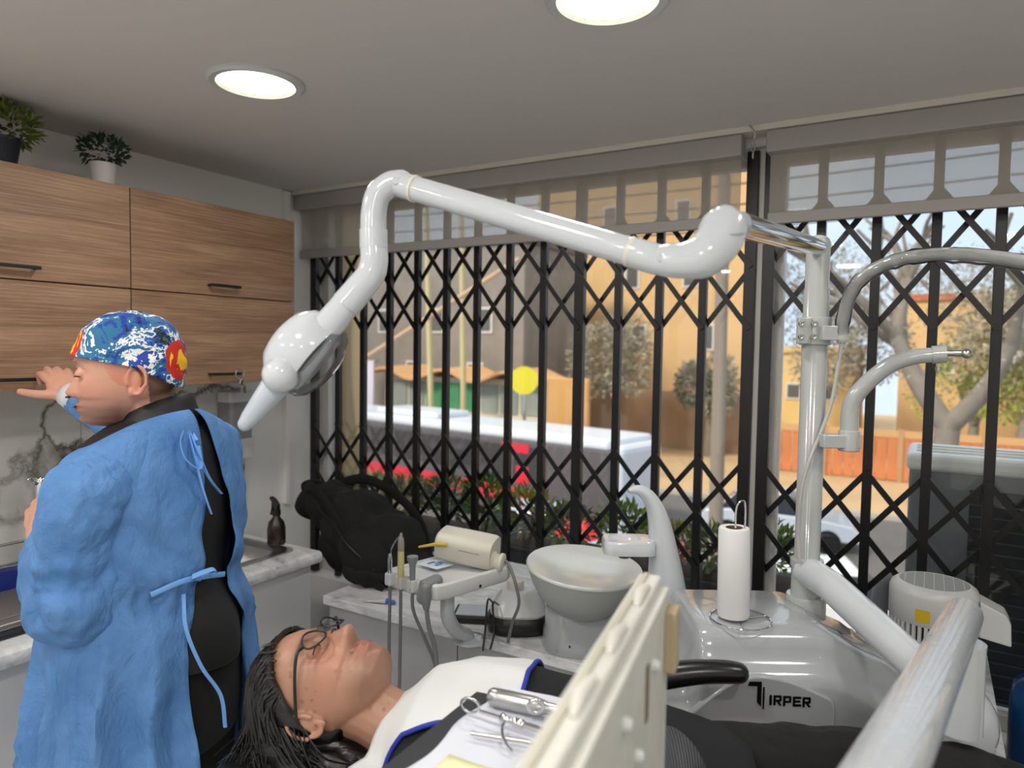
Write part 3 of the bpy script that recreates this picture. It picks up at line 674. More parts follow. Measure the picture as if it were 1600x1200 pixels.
def b4(q, p):
    obj('suction_handle', G().tube([(p.x+.006, p.y-.004, .93), (p.x+.004, p.y-.008, .96), (p.x+.006, p.y-.012, .985)], [.009, .016, .013], 20, dome=True), GREYP, q)
    obj('hose', hose([(p.x+.006, p.y-.004, .935), (p.x+.012, p.y, .88), (p.x+.03, p.y+.01, .80), (p.x+.04, p.y+.02, .6)], .006), GREYH, q)
holder_tool('air_syringe', 'thin chrome syringe with bent nozzle in the first tray holder', .022, b1)
holder_tool('saliva_ejector', 'pale yellow sleeved ejector handpiece standing in the tray holder', .064, b2)
holder_tool('curing_handpiece', 'grey flared handpiece standing in the tray holder', .108, b3)
holder_tool('suction_handpiece', 'grey suction handpiece hanging at the tray corner with thick hose', .152, b4)
# the ivory lamp unit lying on the tray
t = thing('curing_light', 'ivory curing light lying on its side on the white tray', 'curing light', (-.105, 1.935, .995), 'K')
axd = Vector((.93, -.30, -.10)).normalized(); cc = Vector((-.115, 1.935, 1.045))
R_ = frame_to(axd, (0, -.2, 1))
def rr2(w, h, r, z, p=3.2): return [cc+R_ @ Vector((w*math.copysign(abs(math.cos(a))**(2/p), math.cos(a)), h*math.copysign(abs(math.sin(a))**(2/p), math.sin(a)), z)) for a in [2*math.pi*j/32 for j in range(32)]]
obj('casing', G().loft([rr2(.035, .04, 0, -.085), rr2(.041, .046, 0, -.078), rr2(.042, .048, 0, .0), rr2(.042, .048, 0, .07), rr2(.039, .045, 0, .08)]), IVORY, t, smooth=40)
obj('knob', G().lathe([(.027, .06), (.027, .083), (.022, .087), (.022, .098), (.026, .10), (.026, .108), (.02, .111), (0, .111)], 28, Matrix.Translation(cc-R_ @ Vector((.018, -.012, 0))) @ R_.to_4x4()), IVORY, t)
o_ = cc+R_ @ Vector((.022, .0475, -.035))
obj('print_strip', G().obox(cc+R_ @ Vector((.012, .0487, .02)), (.0012, .0006, .06), R_ @ Vector((1, 0, 0)), R_ @ Vector((0, 1, 0)), R_ @ Vector((0, 0, 1))), mat('faded_print', '6b6a66', .5), t, smooth=0)
obj('hose', hose([cc+axd*.105+Vector((0, 0, -.01)), cc+axd*.115+Vector((.008, -.005, -.03)), (.018, 1.885, .96), (.028, 1.90, .90), (.012, 1.95, .83), (-.0, 1.99, .757)]), GREYH, t)
obj('yellow_tip', G().tube([cc+R_ @ Vector((.02, .046, -.045)), cc+R_ @ Vector((.018, .052, -.075)), cc+R_ @ Vector((.0, .055, -.125))], [.0055, .005, .003], 10), mat('mustard_plastic', 'c9a93d', .5), t)
o = obj('card', G().obox(TR(.045, .105, .999), (.075, .055, .0015), (.79, -.613, 0), (.8, .6, .06), (0, -.06, 1)), mat('white_card', 'dde6f0', .6), fr='K', smooth=0)
tag(o, 'white card with blue print lying on the tray behind the handpieces', 'card')
for i in range(3): obj('printed_line', G().obox(TR(.03+.014*i, .105+.012*(i % 2), .9999+.0008), (.008, .022, .0006), (.79, -.613, 0), (.8, .6, .06), (0, -.06, 1)), mat('blue_print', '3d86c4', .6), o, smooth=0)

# ultrasonic scaler on the bench
t = thing('scaler_unit', 'white tabletop scaler with black rounded foot on the bench', 'device', (.02, 2.10, .752), 'K')
obj('foot', G().loft([oval(.03, 2.10, .085, .075, .7535, p=3), oval(.03, 2.10, .095, .085, .765, p=3), oval(.03, 2.10, .095, .085, .79, p=3), oval(.03, 2.10, .085, .075, .805, p=3)]), BLACKP, t, smooth=45)
obj('casing', G().loft([oval(.03, 2.10, .083, .073, .804, p=3), oval(.03, 2.10, .086, .076, .812, p=3), oval(.032, 2.11, .07, .055, .842, p=3.5), oval(.034, 2.12, .055, .035, .862, p=3.5)]), WHITEP, t, smooth=45)
obj('dial', G().lathe([(.026, .858), (.026, .882), (.022, .888), (0, .888)], 24, Matrix.Translation((.02, 2.13, 0))), IVORY, t)
obj('cable', G().tube(spline([(-.03, 2.05, .84), (-.045, 1.98, .87), (-.04, 1.95, .80), (-.05, 1.93, .757)], 8), .003, 8), BLACKP, t)
obj('cable', G().tube(spline([(-.045, 2.06, .84), (-.06, 1.99, .875), (-.065, 1.95, .80), (-.07, 1.92, .757)], 8), .003, 8), BLACKP, t)
o = obj('flat_box', G().obox((-.085, 2.17, .765), (.17, .11, .02), (1, -.1, 0), (.1, 1, 0), (0, 0, 1)), BLACKP, fr='K', smooth=0, bevel=.004)
tag(o, 'flat black box lying on the bench behind the tray stem', 'box')
obj('top_plate', G().obox((-.085, 2.172, .7765), (.15, .09, .003), (1, -.1, 0), (.1, 1, 0), (0, 0, 1)), mat('pale_cover', 'b9bcc4', .3), o, smooth=0)

# water distiller, pear flask, water jug
t = thing('water_distiller', 'white countertop water distiller with vent slots and yellow sticker', 'distiller', (.03, 2.13, .752))
Md = Matrix.Translation((.03, 2.13, 0))
obj('boiler', G().lathe([(.0, .752), (.098, .752), (.1, .758), (.1, .865), (.097, .87), (.08, .87), (0, .87)], 48, Md), WHITEP, t)
obj('head', G().lathe([(.085, .91), (.1, .912), (.103, .916), (.103, .985), (.098, .998), (.088, 1.006), (.08, 1.008), (.078, 1.004), (0, 1.004)], 48, Md), WHITEP, t)
obj('grille', G().lathe([(.06, 1.0045), (.0785, 1.0045), (.0785, 1.0075), (.0, 1.0065)], 40, Md), mat('grille_grey', '9a9b99', .5), t)
for i in range(-3, 4):
    h = math.sqrt(.077**2-(i*.022)**2); obj('grille_wire', G().box(.03+i*.022-.001, .03+i*.022+.001, 2.13-h, 2.13+h, 1.006, 1.009), WHITEP, t, smooth=0)
obj('vent_core', G().lathe([(.088, .868), (.088, .913)], 40, Md), mat('dark_vent', '2b2b2c', .8), t)
s0 = None
for i in range(44):
    a = 2*math.pi*i/44
    if s0 is None: s0 = obj('vent_rib', G().box(.03+.094, .03+.101, 2.13-.004, 2.13+.004, .866, .915), WHITEP, t, smooth=0)
    else: copy_obj(s0, t, (0, 0, 0), (0, 0, a))
a0 = math.radians(-112)
g = G(); 
for i in range(8):
    pass
g.loft([[Vector((.03+.1036*math.cos(a0+.04*i), 2.13+.1036*math.sin(a0+.04*i), z)) for z in (.925, .957)] for i in range(9)], False)
obj('sticker', g, mat('yellow_sticker', 'd8b61e', .5), t)
obj('side_box', G().prism([(.10, .915), (.10, .985), (.155, .96), (.165, .94), (.168, .885), (.10, .895)], lambda a, b, d: (a+.03, 2.13+d, b), -.045, .035), WHITEP, t, smooth=0, bevel=.004)
t = thing('pear_flask', 'white glossy pear-shaped flask on the bench end', 'flask', (.113, 1.80, .752))
obj('body', G().lathe([(.0, .752), (.045, .752), (.056, .765), (.06, .80), (.055, .835), (.04, .862), (.025, .88), (.018, .91), (.016, .935), (.0, .937)], 40, Matrix.Translation((.098, 1.79, 0))), WHITEG, t)
obj('stopper', G().lathe([(.017, .93), (.019, .935), (.019, .955), (.015, .96), (0, .961)], 28, Matrix.Translation((.098, 1.79, 0))), WHITEP, t)
t = thing('water_jug', 'large blue water jug beside the distiller', 'water jug', (.335, 2.13, .36))
q = N('blue_jug_plastic'); q.col(hexc('1c4f86')).p(Roughness=.15, Transmission_Weight=.35, IOR=1.2)
obj('body', G().lathe([(0, .36), (.12, .36), (.133, .375), (.133, .46), (.128, .47), (.133, .48), (.133, .58), (.128, .59), (.133, .60), (.133, .74), (.125, .785), (.09, .815), (.05, .83), (.032, .84), (.03, .87), (.0, .871)], 48, Matrix.Translation((.335, 2.13, 0))), q.m, t, smooth=50)
obj('cap', G().lathe([(.034, .852), (.034, .885), (.03, .89), (0, .89)], 24, Matrix.Translation((.335, 2.13, 0))), WHITEP, t)
g = G(); rings = []
for i in range(12):
    f = i/11; r_ = .03+.06*math.sin(f*2.2)
    rings.append([Vector((.335+(r_+.008*noise.noise(Vector((j*.7, i*.5, 1))))*math.cos(2*math.pi*j/36), 2.13+(r_+.008*noise.noise(Vector((j*.7, i*.5, 4))))*math.sin(2*math.pi*j/36), .835+f*.075)) for j in range(36)])
o = obj('plastic_bag', g.loft(rings, True, False), CLEAR, smooth=60); tag(o, 'crumpled clear plastic bag over the neck of the blue jug', 'bag')
t = thing('jug_stool', 'low white stool under the blue water jug', 'stool', (.335, 2.13, 0))
obj('seat', G().box(.19, .48, 1.985, 2.275, .33, .358), WHITEP, t, smooth=0, bevel=.006)
for a in (-1, 1):
    for b in (-1, 1): obj('leg', G().box(.335+a*.12-.015, .335+a*.12+.015, 2.13+b*.12-.015, 2.13+b*.12+.015, 0, .33), WHITEP, t, smooth=0)

# near instrument tray with paper, held by the delivery arm
def NT(a, b, z=0.):   # tray frame: b runs along its left edge away from the camera, a to the right
    o = Vector((-.165, .80, 1.075)); e2 = Vector((.478, .878, 0)); e1 = Vector((.93, -.30, -.03)); return o+e1*a+e2*b+Vector((0, 0, z))
t = thing('bracket_tray', 'dark edged instrument tray lined with white paper above the chest', 'tray', tuple(NT(.14, .12, -.01)), 'K')
g = G(); q_ = [(-.02, -.12), (.25, -.12), (.25, .285), (-.02, .285)]
g.loft([[NT(a, b, z) for a, b in q_] for z in (-.014, -.002)])
obj('tray_plate', g, mat('dark_tray_rubber', '2b2c30', .6), t, smooth=0, bevel=.002)
g = G(); n1, n2_ = 30, 36
g.loft([[NT(.012+.225*i/n1+(.006*math.sin(j*.4) if i == 0 else 0), -.11+.4*j/n2_, .0006+.0022*abs(noise.noise(Vector((i*.22, j*.17, 2))))) for i in range(n1+1)] for j in range(n2_+1)], False)
obj('paper_liner', g, PAPER, t, smooth=60, solid=.0006)
g = G(); g.loft([[NT(.015+.2*i/14, .275+.012*math.sin(j/5*1.5), .002+.011*math.sin(j/5*1.5)+.002*noise.noise(Vector((i*.4, j*.3, 5)))) for i in range(15)] for j in range(6)], False)
obj('paper_fold', g, PAPER, t, smooth=60, solid=.0006)
o = obj('yellow_note', G().loft([[NT(.045+.16*i/10, .0+.105*j/8-.02*i/10, .0042+.002*noise.noise(Vector((i*.3, j*.3, 8)))+.001) for i in range(11)] for j in range(9)], False), YPAPER, fr='K', smooth=60, solid=.0006)
tag(o, 'pale yellow paper sheet on the near tray in front of the instruments', 'paper')
# carpule syringe
t = thing('cartridge_syringe', 'chrome ring-handled dental syringe lying on the paper', 'syringe', tuple(NT(.09, .15, .004)), 'K')
S0 = Vector((-.052, .965, 1.094)); S1 = Vector((.075, .905, 1.088)); sd = (S1-S0).normalized()
rx = sd.cross(Vector((0, .45, .9))).normalized(); ry = Vector((.1, -.5, .85)).normalized()
obj('thumb_ring', G().tube([S0+Vector((.0, .0, .004))+(sd*math.cos(a)*.0145+ry*math.sin(a)*.0165) for a in np.linspace(0, 2*math.pi, 33)], .0019, 10, False), CHROME, t)
obj('plunger', G().tube([S0+sd*.0155, S0+sd*.05], .0028, 12), CHROME, t)
obj('finger_grip', G().lathe([(.0, 0), (.006, 0), (.0085, .003), (.006, .006), (.0045, .01), (.0045, .018), (.0065, .021), (.0065, .034), (.005, .036), (0, .036)], 20, MT(S0+sd*.048, sd)), CHROME, t)
obj('grip_wing', G().tube(spline([S0+sd*.055, S0+sd*.055+Vector((-.004, -.03, .0)), S0+sd*.058+Vector((-.002, -.046, -.006)), S0+sd*.066+Vector((.0, -.054, -.010))], 5), .0022, 8), CHROME, t)
obj('barrel', G().tube([S0+sd*.084, S0+sd*.145], .0046, 18), CHROME, t)
# mirror-handled forceps and the wide handpiece
t = thing('handpiece', 'thick polished steel handpiece lying on the paper', 'handpiece', tuple(NT(.1, .2, .003)), 'K')
H0 = Vector((-.028, 1.008, 1.091)); H1 = Vector((.088, .965, 1.089)); hdv = (H1-H0).normalized()
obj('body', G().lathe([(0, 0), (.009, .001), (.0125, .006), (.0132, .02), (.0128, .07), (.0105, .085), (.0085, .09), (.0085, .108), (.006, .110), (.006, .122), (0, .123)], 28, MT(H0, hdv)), STEEL, t)
o = obj('dental_mirror', G().tube([(-.048, .918, 1.0845), (.06, .893, 1.0835)], .0026, 12), STEEL, fr='K'); tag(o, 'straight thin steel instrument below the syringe on the paper', 'instrument')
t = thing('finger_ring', 'small steel finger ring lying across the handpiece', 'ring', tuple(NT(.15, .17, .003)), 'K')
obj('ring', G().tube([Vector((.040, .965, 1.098))+Vector((.0105*math.cos(a), -.004*math.sin(a), .0115*math.sin(a))) for a in np.linspace(0, 2*math.pi, 33)], .0028, 10, False), CHROME, t)

# near white side panel of the delivery unit
t = thing('delivery_panel', 'ivory plastic panel with studs standing upright beside the near tray', 'panel', (.10, .62, .95), 'K')
PA = Vector((.171, .795, 1.343)); PB = Vector((.015, .39, 1.341)); pd = (PB-PA).normalized(); pn = Vector((-pd.y, pd.x, 0)).normalized()
if pn.x < 0: pn = -pn
def PN(s, n, z): return PA+pd*s+pn*n+Vector((0, 0, z))
IV = mat('aged_ivory_plastic', 'c6c5be', .5, var=.06, vs=25)
L = (PB-PA).length
obj('board', G().loft([[PN(a, b, z) for a, b in ((0, 0), (L, 0), (L, .013), (0, .013))] for z in (-.40, -.012)]), IV, t, smooth=0, bevel=.002)
obj('rim', G().loft([[PN(a, b, z) for a, b in ((-.002, -.022), (L, -.022), (L, .004), (-.002, .004))] for z in (-.018, .0)]), IV, t, smooth=0, bevel=.004)
obj('rim_groove', G().loft([[PN(a, b, z) for a, b in ((.004, -.016), (L, -.016), (L, -.010), (.004, -.010))] for z in (-.005, .003)]), mat('cream_plastic', 'b5b1a2', .5), t, smooth=0, bevel=.001)
for s in (.05, .17, .28):
    obj('glue_bead', G().tube([PN(s, -.005, .001), PN(s+.03, -.007, .002), PN(s+.055, -.004, .0005)], [.005, .007, .004], 14, dome=True), mat('cream_glue', 'c8c6bf', .6), t)
for s, z in ((.10, -.06), (.24, -.05), (.18, -.11)):
    obj('stud', G().lathe([(0, 0), (.006, 0), (.006, .004), (.004, .007), (0, .0075)], 18, MT(PN(s, .013, z), pn)), WHITEP, t)
obj('corner_block', G().loft([[PN(a, b, z) for a, b in ((.0, .012), (.03, .012), (.03, .026), (.0, .026))] for z in (-.10, -.03)]), mat('tan_plastic', 'a8987a', .55), t, smooth=0, bevel=.003)
obj('slot', G().loft([[PN(a, b, z) for a, b in ((.13, .0125), (.142, .0125), (.142, .0145), (.13, .0145))] for z in (-.10, -.045)]), mat('brown_slot', '6d5f4c', .7), t, smooth=0)
# ------------------------------------------------------------------ people
HT = np.array([(.116, -.006, -.016, .004), (.112, .022, -.042, .028), (.10, .048, -.066, .05), (.08, .072, -.086, .0665), (.05, .087, -.099, .0755), (.02, .0925, -.102, .078), (-.005, .0885, -.099, .0765),
               (-.035, .086, -.09, .0735), (-.06, .0865, -.075, .069), (-.08, .087, -.055, .065), (-.1, .085, -.035, .058), (-.115, .079, -.018, .047), (-.124, .067, 0, .033), (-.128, .05, .015, .012)])
def hrow(z):
    zz = HT[::-1, 0]; return [float(np.interp(z, zz, HT[::-1, i])) for i in (1, 2, 3)]
def hpt(z, th, infl=0.):
    f, b, w_ = hrow(z); c, s = math.cos(th), math.sin(th); p = 2.3 if z > -.06 else 2.0
    a = (f-b)/2+infl; xc = (f+b)/2; w_ += infl
    return Vector((xc+a*math.copysign(abs(c)**(2/p), c), w_*math.copysign(abs(s)**(2/p), s), z))
def gs(x, s): return math.exp(-.5*(x/s)**2)
NOSE = [(.004, 0), (-.008, .003), (-.022, .011), (-.038, .021), (-.048, .0255), (-.055, .021), (-.062, .007), (-.068, 0)]
def face(p, nose=1.):
    x, y, z = p
    if x > .0:
        fm = min(1, x/.05); ay = abs(y)
        nz_ = float(np.interp(-z, [-q[0] for q in NOSE], [q[1] for q in NOSE]))*nose
        sg = .0075+.0075*min(1, max(0, -z/.05))
        d = nz_*gs(y, sg)
        d += .006*gs(ay-.0135, .006)*gs(z+.053, .007)*nose
        d -= .013*gs(ay-.032, .014)*gs(z+.003, .012)
        d += .006*gs(ay-.028, .02)*gs(z-.017, .008)
        d += .0085*gs(y, .019)*gs(z+.0775, .0042)+.0095*gs(y, .017)*gs(z+.0895, .005)-.006*gs(y, .024)*gs(z+.0835, .0024)-.003*gs(y, .02)*gs(z+.069, .004)
        d += .008*gs(y, .018)*gs(z+.114, .010)-.003*gs(y, .02)*gs(z+.1, .005)
        d += .004*gs(ay-.05, .02)*gs(z+.032, .018)
        x += d*fm
    return Vector((x, y, z))
def head_geo(nose=1., zs=1.):
    rings = []
    for z in np.linspace(.1158, -.1278, 110):
        rings.append([face(hpt(z, 2*math.pi*j/96), nose) for j in range(96)])
    g = G().loft(rings)
    for s in (-1, 1):   # ears and eyelids
        ex = -.022
        g.ell((ex, s*.079, -.02), (.014, .006, .026), Matrix.Rotation(s*-.25, 3, 'Z'), 16, 10)
        rim = [Vector((ex-.004+.018*math.cos(a)*(1 if math.sin(a) > -.3 else .75), s*(.086+.004*math.cos(a)*-1), -.018+.031*math.sin(a))) for a in np.linspace(-.3, math.pi*1.55, 26)]
        g.tube(rim, .0042, 10, dome=True)
        g.ell((ex+.006, s*.082, -.044), (.008, .005, .011), None, 14, 8)
        g.ell((.0755, s*.032, -.004), (.0135, .0155, .0118), None, 18, 12)
        g.tube([Vector((.0885-.012*((q-.5)*2)**2, s*(.032+(q-.5)*.028), -.0085)) for q in np.linspace(0, 1, 7)], .0022, 8, dome=True)
    return g.xf(lambda p: Vector((p.x, p.y, p.z if p.z > 0 else p.z*zs)))
def hand(W, X, Bk, Yt, curls, spread=.06, thumb=(.55, .5, .35), sc=1., wr=.026):
    W = Vector(W); X = Vector(X).normalized(); Bk = Vector(Bk); Bk = (Bk-X*Bk.dot(X)).normalized(); Y = X.cross(Bk)
    if Y.dot(Vector(Yt)) < 0: Y = -Y
    P = lambda x, y, z: W+(X*x+Y*y+Bk*z)*sc
    g = G(); R_ = Matrix((X, Y, Bk)).transposed()
    g.ell(P(.045, 0, 0), (.048*sc, .041*sc, .0145*sc), R_, 20, 12)
    g.ell(P(.03, .022, -.008), (.034*sc, .018*sc, .016*sc), R_, 16, 10)
    g.tube([P(-.05, 0, 0), P(-.01, 0, 0), P(.03, 0, 0)], [wr*sc, wr*.96*sc, .022*sc], 16, dome=True, asp=.78, upv=Y)
    ys = (.029, .0098, -.0095, -.028); xs_ = (.086, .091, .087, .078); Ls = ((.041, .026, .021), (.046, .029, .022), (.042, .027, .022), (.033, .021, .019)); rs = (.0092, .0095, .009, .0079)
    for i in range(4):
        c = curls[i]; a = 0.; d0 = (X+Y*spread*(1.5-i)).normalized(); p = P(xs_[i], ys[i], .001); pts = [P(.03, ys[i]*.6, .0), p]; rad = [.011*sc, rs[i]*1.12*sc]
        for k_, (ln, cu) in enumerate(zip(Ls[i], c)):
            a += cu; d = d0*math.cos(a)-Bk*math.sin(a); p = p+d*ln*sc; pts.append(p); rad.append(rs[i]*(1.0, .94, .8)[k_]*sc)
        sp = spline([tuple(q)+(r_,) for q, r_ in zip(pts, rad)], 4)
        g.tube([q[:3] for q in sp], [float(q[3]) for q in sp], 12, dome=True)
    t0 = P(.02, .026, -.006); out, dn, b2 = thumb
    d = (X*math.cos(out)+Y*math.sin(out)-Bk*dn*.5).normalized(); p1 = t0+d*.038*sc
    d2 = (X*math.cos(out-b2*.6)+Y*math.sin(out-b2*.6)-Bk*dn).normalized(); p2 = p1+d2*.032*sc
    d3 = (X*math.cos(out-b2)+Y*math.sin(out-b2)-Bk*dn*1.1).normalized(); p3 = p2+d3*.025*sc
    sp = spline([tuple(t0)+(.0145*sc,), tuple(p1)+(.0122*sc,), tuple(p2)+(.0108*sc,), tuple(p3)+(.009*sc,)], 5)
    g.tube([q[:3] for q in sp], [float(q[3]) for q in sp], 12, dome=True)
    return g
def limb(pts, n=20, k=6):
    sp = spline(pts, k); return G().tube([q[:3] for q in sp], [float(q[3]) for q in sp], n, dome=True)
def skin_obj(name, g, m, parent, HM, base, paint):
    o = obj(name, g, m, parent, smooth=180)
    me = o.data; at_ = me.attributes.new('tint', 'FLOAT_COLOR', 'POINT')
    inv = HM.inverted(); n = len(g.v); A = np.array([tuple(p) for p in g.v]); Mi = np.array(inv); Lc = A @ Mi[:3, :3].T+Mi[:3, 3]
    C = np.ones((n, 4), np.float32); C[:, :3] = base[:3]
    C = paint(Lc, C); at_.data.foreach_set('color', C.ravel().astype(np.float32)); return o
def blendc(C, w_, c): w_ = np.clip(w_, 0, 1)[:, None]; C[:, :3] = C[:, :3]*(1-w_)+np.array(c[:3])*w_; return C
def gg(x, s): return np.exp(-.5*(x/s)**2)

# ---------- the person in the gown
DC = Vector((-.757, 1.475, 0)); FA = math.radians(17)
DF = Vector((-math.cos(FA), math.sin(FA), 0)); DL = Vector((-math.sin(FA), -math.cos(FA), 0))
def D(x, y, z): return DC+DF*x+DL*y+Vector((0, 0, z))
t = DOC = thing('person', 'person in blue gown and colourful cap reaching to the wall cabinet', 'person', (DC.x, DC.y, 0), 'K')
ha = math.radians(-22); nod = math.radians(0)
hf = Vector((-math.cos(ha), math.sin(ha), 0)); hl = Vector((-math.sin(ha), -math.cos(ha), 0))
fw_ = (hf*math.cos(nod)-Vector((0, 0, 1))*math.sin(nod)).normalized(); up_ = fw_.cross(hl).normalized()
HS = 1.0
HMd = Matrix.Translation((-.797, 1.458, 1.541)) @ (Matrix((fw_, hl, up_)).transposed()*HS).to_4x4()
g = head_geo(1.0, .88).xf(lambda p: HMd @ p)
g.join(limb([(*(HMd @ Vector((-.025, 0, -.04))), .06), (*(HMd @ Vector((-.04, 0, -.11))), .058), (*D(.0, 0, 1.42), .066), (*D(-.01, 0, 1.36), .09)]))
S1 = D(-.03, .185, 1.318); E1 = Vector((-.822, 1.292, 1.118)); W1 = Vector((-1.005, 1.49, 1.192))
S2 = D(.0, -.175, 1.335); E2 = Vector((-.955, 1.84, 1.33)); W2 = Vector((-1.205, 1.915, 1.455))
for S, E, W in ((S1, E1, W1), (S2, E2, W2)):
    g.join(limb([(*S, .055), (*S.lerp(E, .5), .048), (*E, .042), (*E.lerp(W, .35), .041), (*W, .028)]))
g.loft([[D(xc+a*math.cos(q), b*math.sin(q), z) for q in [2*math.pi*j/28 for j in range(28)]] for z, xc, a, b in ((1.40, -.01, .06, .12), (1.36, -.01, .09, .17), (1.2, 0, .12, .17), (1.05, 0, .13, .16), (.9, 0, .13, .17), (.8, 0, .10, .15))])
for s in (-1, 1):
    g.join(limb([(*D(0, s*.09, .88), .085), (*D(.01, s*.1, .5), .06), (*D(0, s*.1, .09), .04)])); g.join(limb([(*D(0, s*.1, .06), .04), (*D(.14, s*.11, .04), .035)]))
# hand on the cabinet handle and hand by the tap
g.join(hand(W2, Vector((-.15, .10, .13)), Vector((.55, -.75, .35)), Vector((-.35, -.3, -.8)), ((.35, .75, .5), (.3, .85, .55), (.35, .85, .55), (.4, .8, .5)), .05, (.95, .15, .3)))
g.join(hand(W1+Vector((-.008, .008, .012)), Vector((-.06, .09, .05)), Vector((-.4, -.5, .5)), Vector((-.3, .3, .5)), ((.5, .6, .3), (.55, .7, .35), (.6, .7, .35), (.65, .7, .3)), .04, (.5, .5, .3)))
g = remesh(g, .0030, 1)
SKIN1 = skin_mat('fair_skin')
def paint1(L, C):
    x, y, z = L.T; z = np.where(z < 0, z/.88, z); ay = abs(y); hd_ = (z > -.145) & (ay < .11) & (x > -.13) & (x < .16)
    st = gg((z+.095), .028)*(x > -.02)*np.clip((x+.03)/.04, 0, 1)*.8*hd_; st = np.maximum(st, .5*gg(z+.068, .006)*gg(ay, .024)*(x > .05)*hd_)
    C = blendc(C, st, hexc('6b5048')); C = blendc(C, .75*gg(ay, .018)*(gg(z+.0775, .0042)+gg(z+.0895, .005))*(x > .07)*hd_, hexc('b0685e'))
    C = blendc(C, .35*gg(ay-.045, .02)*gg(z+.04, .02)*(x > .0)*hd_, hexc('c47a66')); C = blendc(C, .45*gg(z+.05, .012)*gg(ay, .014)*(x > .09)*hd_, hexc('c47a66'))
    C = blendc(C, .8*gg(ay-.034, .016)*gg(z-.019, .0042)*(x > .06)*hd_, hexc('4a352b'))
    C = blendc(C, .5*(ay > .074)*gg(z+.02, .03)*hd_, hexc('c9745f'))
    hr = (x < -.045)*(z > -.07)*(z < .06)*hd_; C = blendc(C, .75*hr, hexc('3a2c26'))
    return C
skin_obj('body', g, SKIN1, t, HMd, hexc('d2a08a'), paint1)
for s in (-1, 1):
    ep = [HMd @ Vector((.0893-.012*((q-.5)*2)**2+.001, s*(.032+(q-.5)*.028), -.0098)) for q in np.linspace(0, 1, 9)]
    obj('eyelashes', G().tube(ep, .0011, 6), mat('dark_lashes', '1d1512', .6), t)
obj('mouth', G().tube([HMd @ Vector((.0965-14*y_*y_, y_, -.0735)) for y_ in np.linspace(-.02, .02, 9)], [.0008, .0016, .002, .0022, .0022, .0022, .002, .0016, .0008], 8), mat('dark_mouth', '4a211c', .5), t)
for s in (-1, 1): obj('nostril', G().ell(HMd @ Vector((.1065, s*.0085, -.0525)), (.005, .003, .0025), None, 10, 6), mat('dark_mouth', '4a211c', .5), t)
# cap
rings = []
for i in range(30):
    f = i/29; ring = []
    for j in range(96):
        th = 2*math.pi*j/96; c = math.cos(th)
        zb = .014+.02*c if c > 0 else .014+.05*c
        z = .1155-(f**.8)*(.1155-zb); p = hpt(z, th, .007+.004*f*(c < 0))
        p.z += .008*(1-f)**2; wv = .0022*noise.noise(Vector((th*2.2*math.cos(th), z*40, math.sin(th)*3)))+.0016*math.sin(z*160+3*math.sin(th*2))*f
        if f > .93: wv += .0015
        p += Vector((p.x, p.y, 0)).normalized()*wv
        ring.append(HMd @ p)
    rings.append(ring)
g = G().loft(rings, True, False); n_ = len(g.v); g.f.append(tuple(range(95, -1, -1)))
obj('scrub_cap', g, CAP, t, smooth=70, solid=.002, label='colourful printed cloth cap')
# black tunic and trousers under the gown
def wr(p, a=.004, s=9.): return a*fbm(p, s)
TUN = [(1.455, -.02, .062, .066), (1.44, -.02, .068, .075), (1.425, -.02, .09, .11), (1.40, -.02, .105, .16), (1.36, -.015, .120, .175), (1.28, -.01, .134, .178), (1.18, 0, .138, .175), (1.10, -.005, .132, .165), (1.02, -.03, .146, .135), (.96, -.04, .152, .112), (.945, -.04, .15, .11)]
def ringloft(tab, a0, a1, n, k, amp, seed, sc=9., fold=0., nf=0, ztop=9):
    sp = spline(tab, k); rings = []
    for r in sp:
        z, xc, a, b = [float(q) for q in r]; ring = []
        for j in range(n+1):
            th = a0+(a1-a0)*j/n; x = xc+a*math.cos(th); y = b*math.sin(th)
            d = amp*fbm((x*sc+seed, y*sc, z*sc*.55), 1.)+fold*max(0, ztop-z)*math.sin(nf*th+3*fbm((z*2.5, th*1.2, seed), 1.))
            n_ = Vector((math.cos(th), math.sin(th), 0)); ring.append(D(x+n_.x*d, y+n_.y*d, z))
        rings.append(ring)
    return rings
rg = ringloft(TUN, 0, 2*math.pi, 72, 6, .004, 2.)
obj('tunic', G().loft([r[:-1] for r in rg], True, False), mat('black_tunic_cloth', '08080a', .6, bump=.15, bs=60), t, smooth=80, solid=.003)
rg = ringloft([(1.06, -.005, .135, .175), (.95, -.01, .15, .185), (.82, -.01, .15, .19), (.76, -.01, .14, .18)], 0, 2*math.pi, 48, 4, .002, 5.)
obj('trouser_hips', G().loft([r[:-1] for r in rg], True, False), BLACKF, t, smooth=80, solid=.002)
for s in (-1, 1):
    g = limb([(*D(-.02, s*.085, 1.0), .105), (*D(-.015, s*.09, .8), .10), (*D(0, s*.10, .5), .085), (*D(-.01, s*.1, .1), .07)], 28)
    obj('trouser_leg', g, BLACKF, t, smooth=80)
    sh = G().loft([[D(x, s*.1+w_*math.sin(q), max(.0, h/2+h/2*math.cos(q))) for q in [2*math.pi*j/16 for j in range(16)]] for x, w_, h in ((-.09, .02, .05), (-.075, .038, .085), (-.03, .042, .10), (.05, .045, .085), (.12, .047, .065), (.165, .035, .05), (.18, .012, .03))])
    obj('shoe', sh, BLACKP, t, smooth=60)
nk0 = D(-.02, 0, 1.405); nk1 = HMd @ Vector((-.055, 0, -.075)); nz_ = (nk1-nk0).normalized()
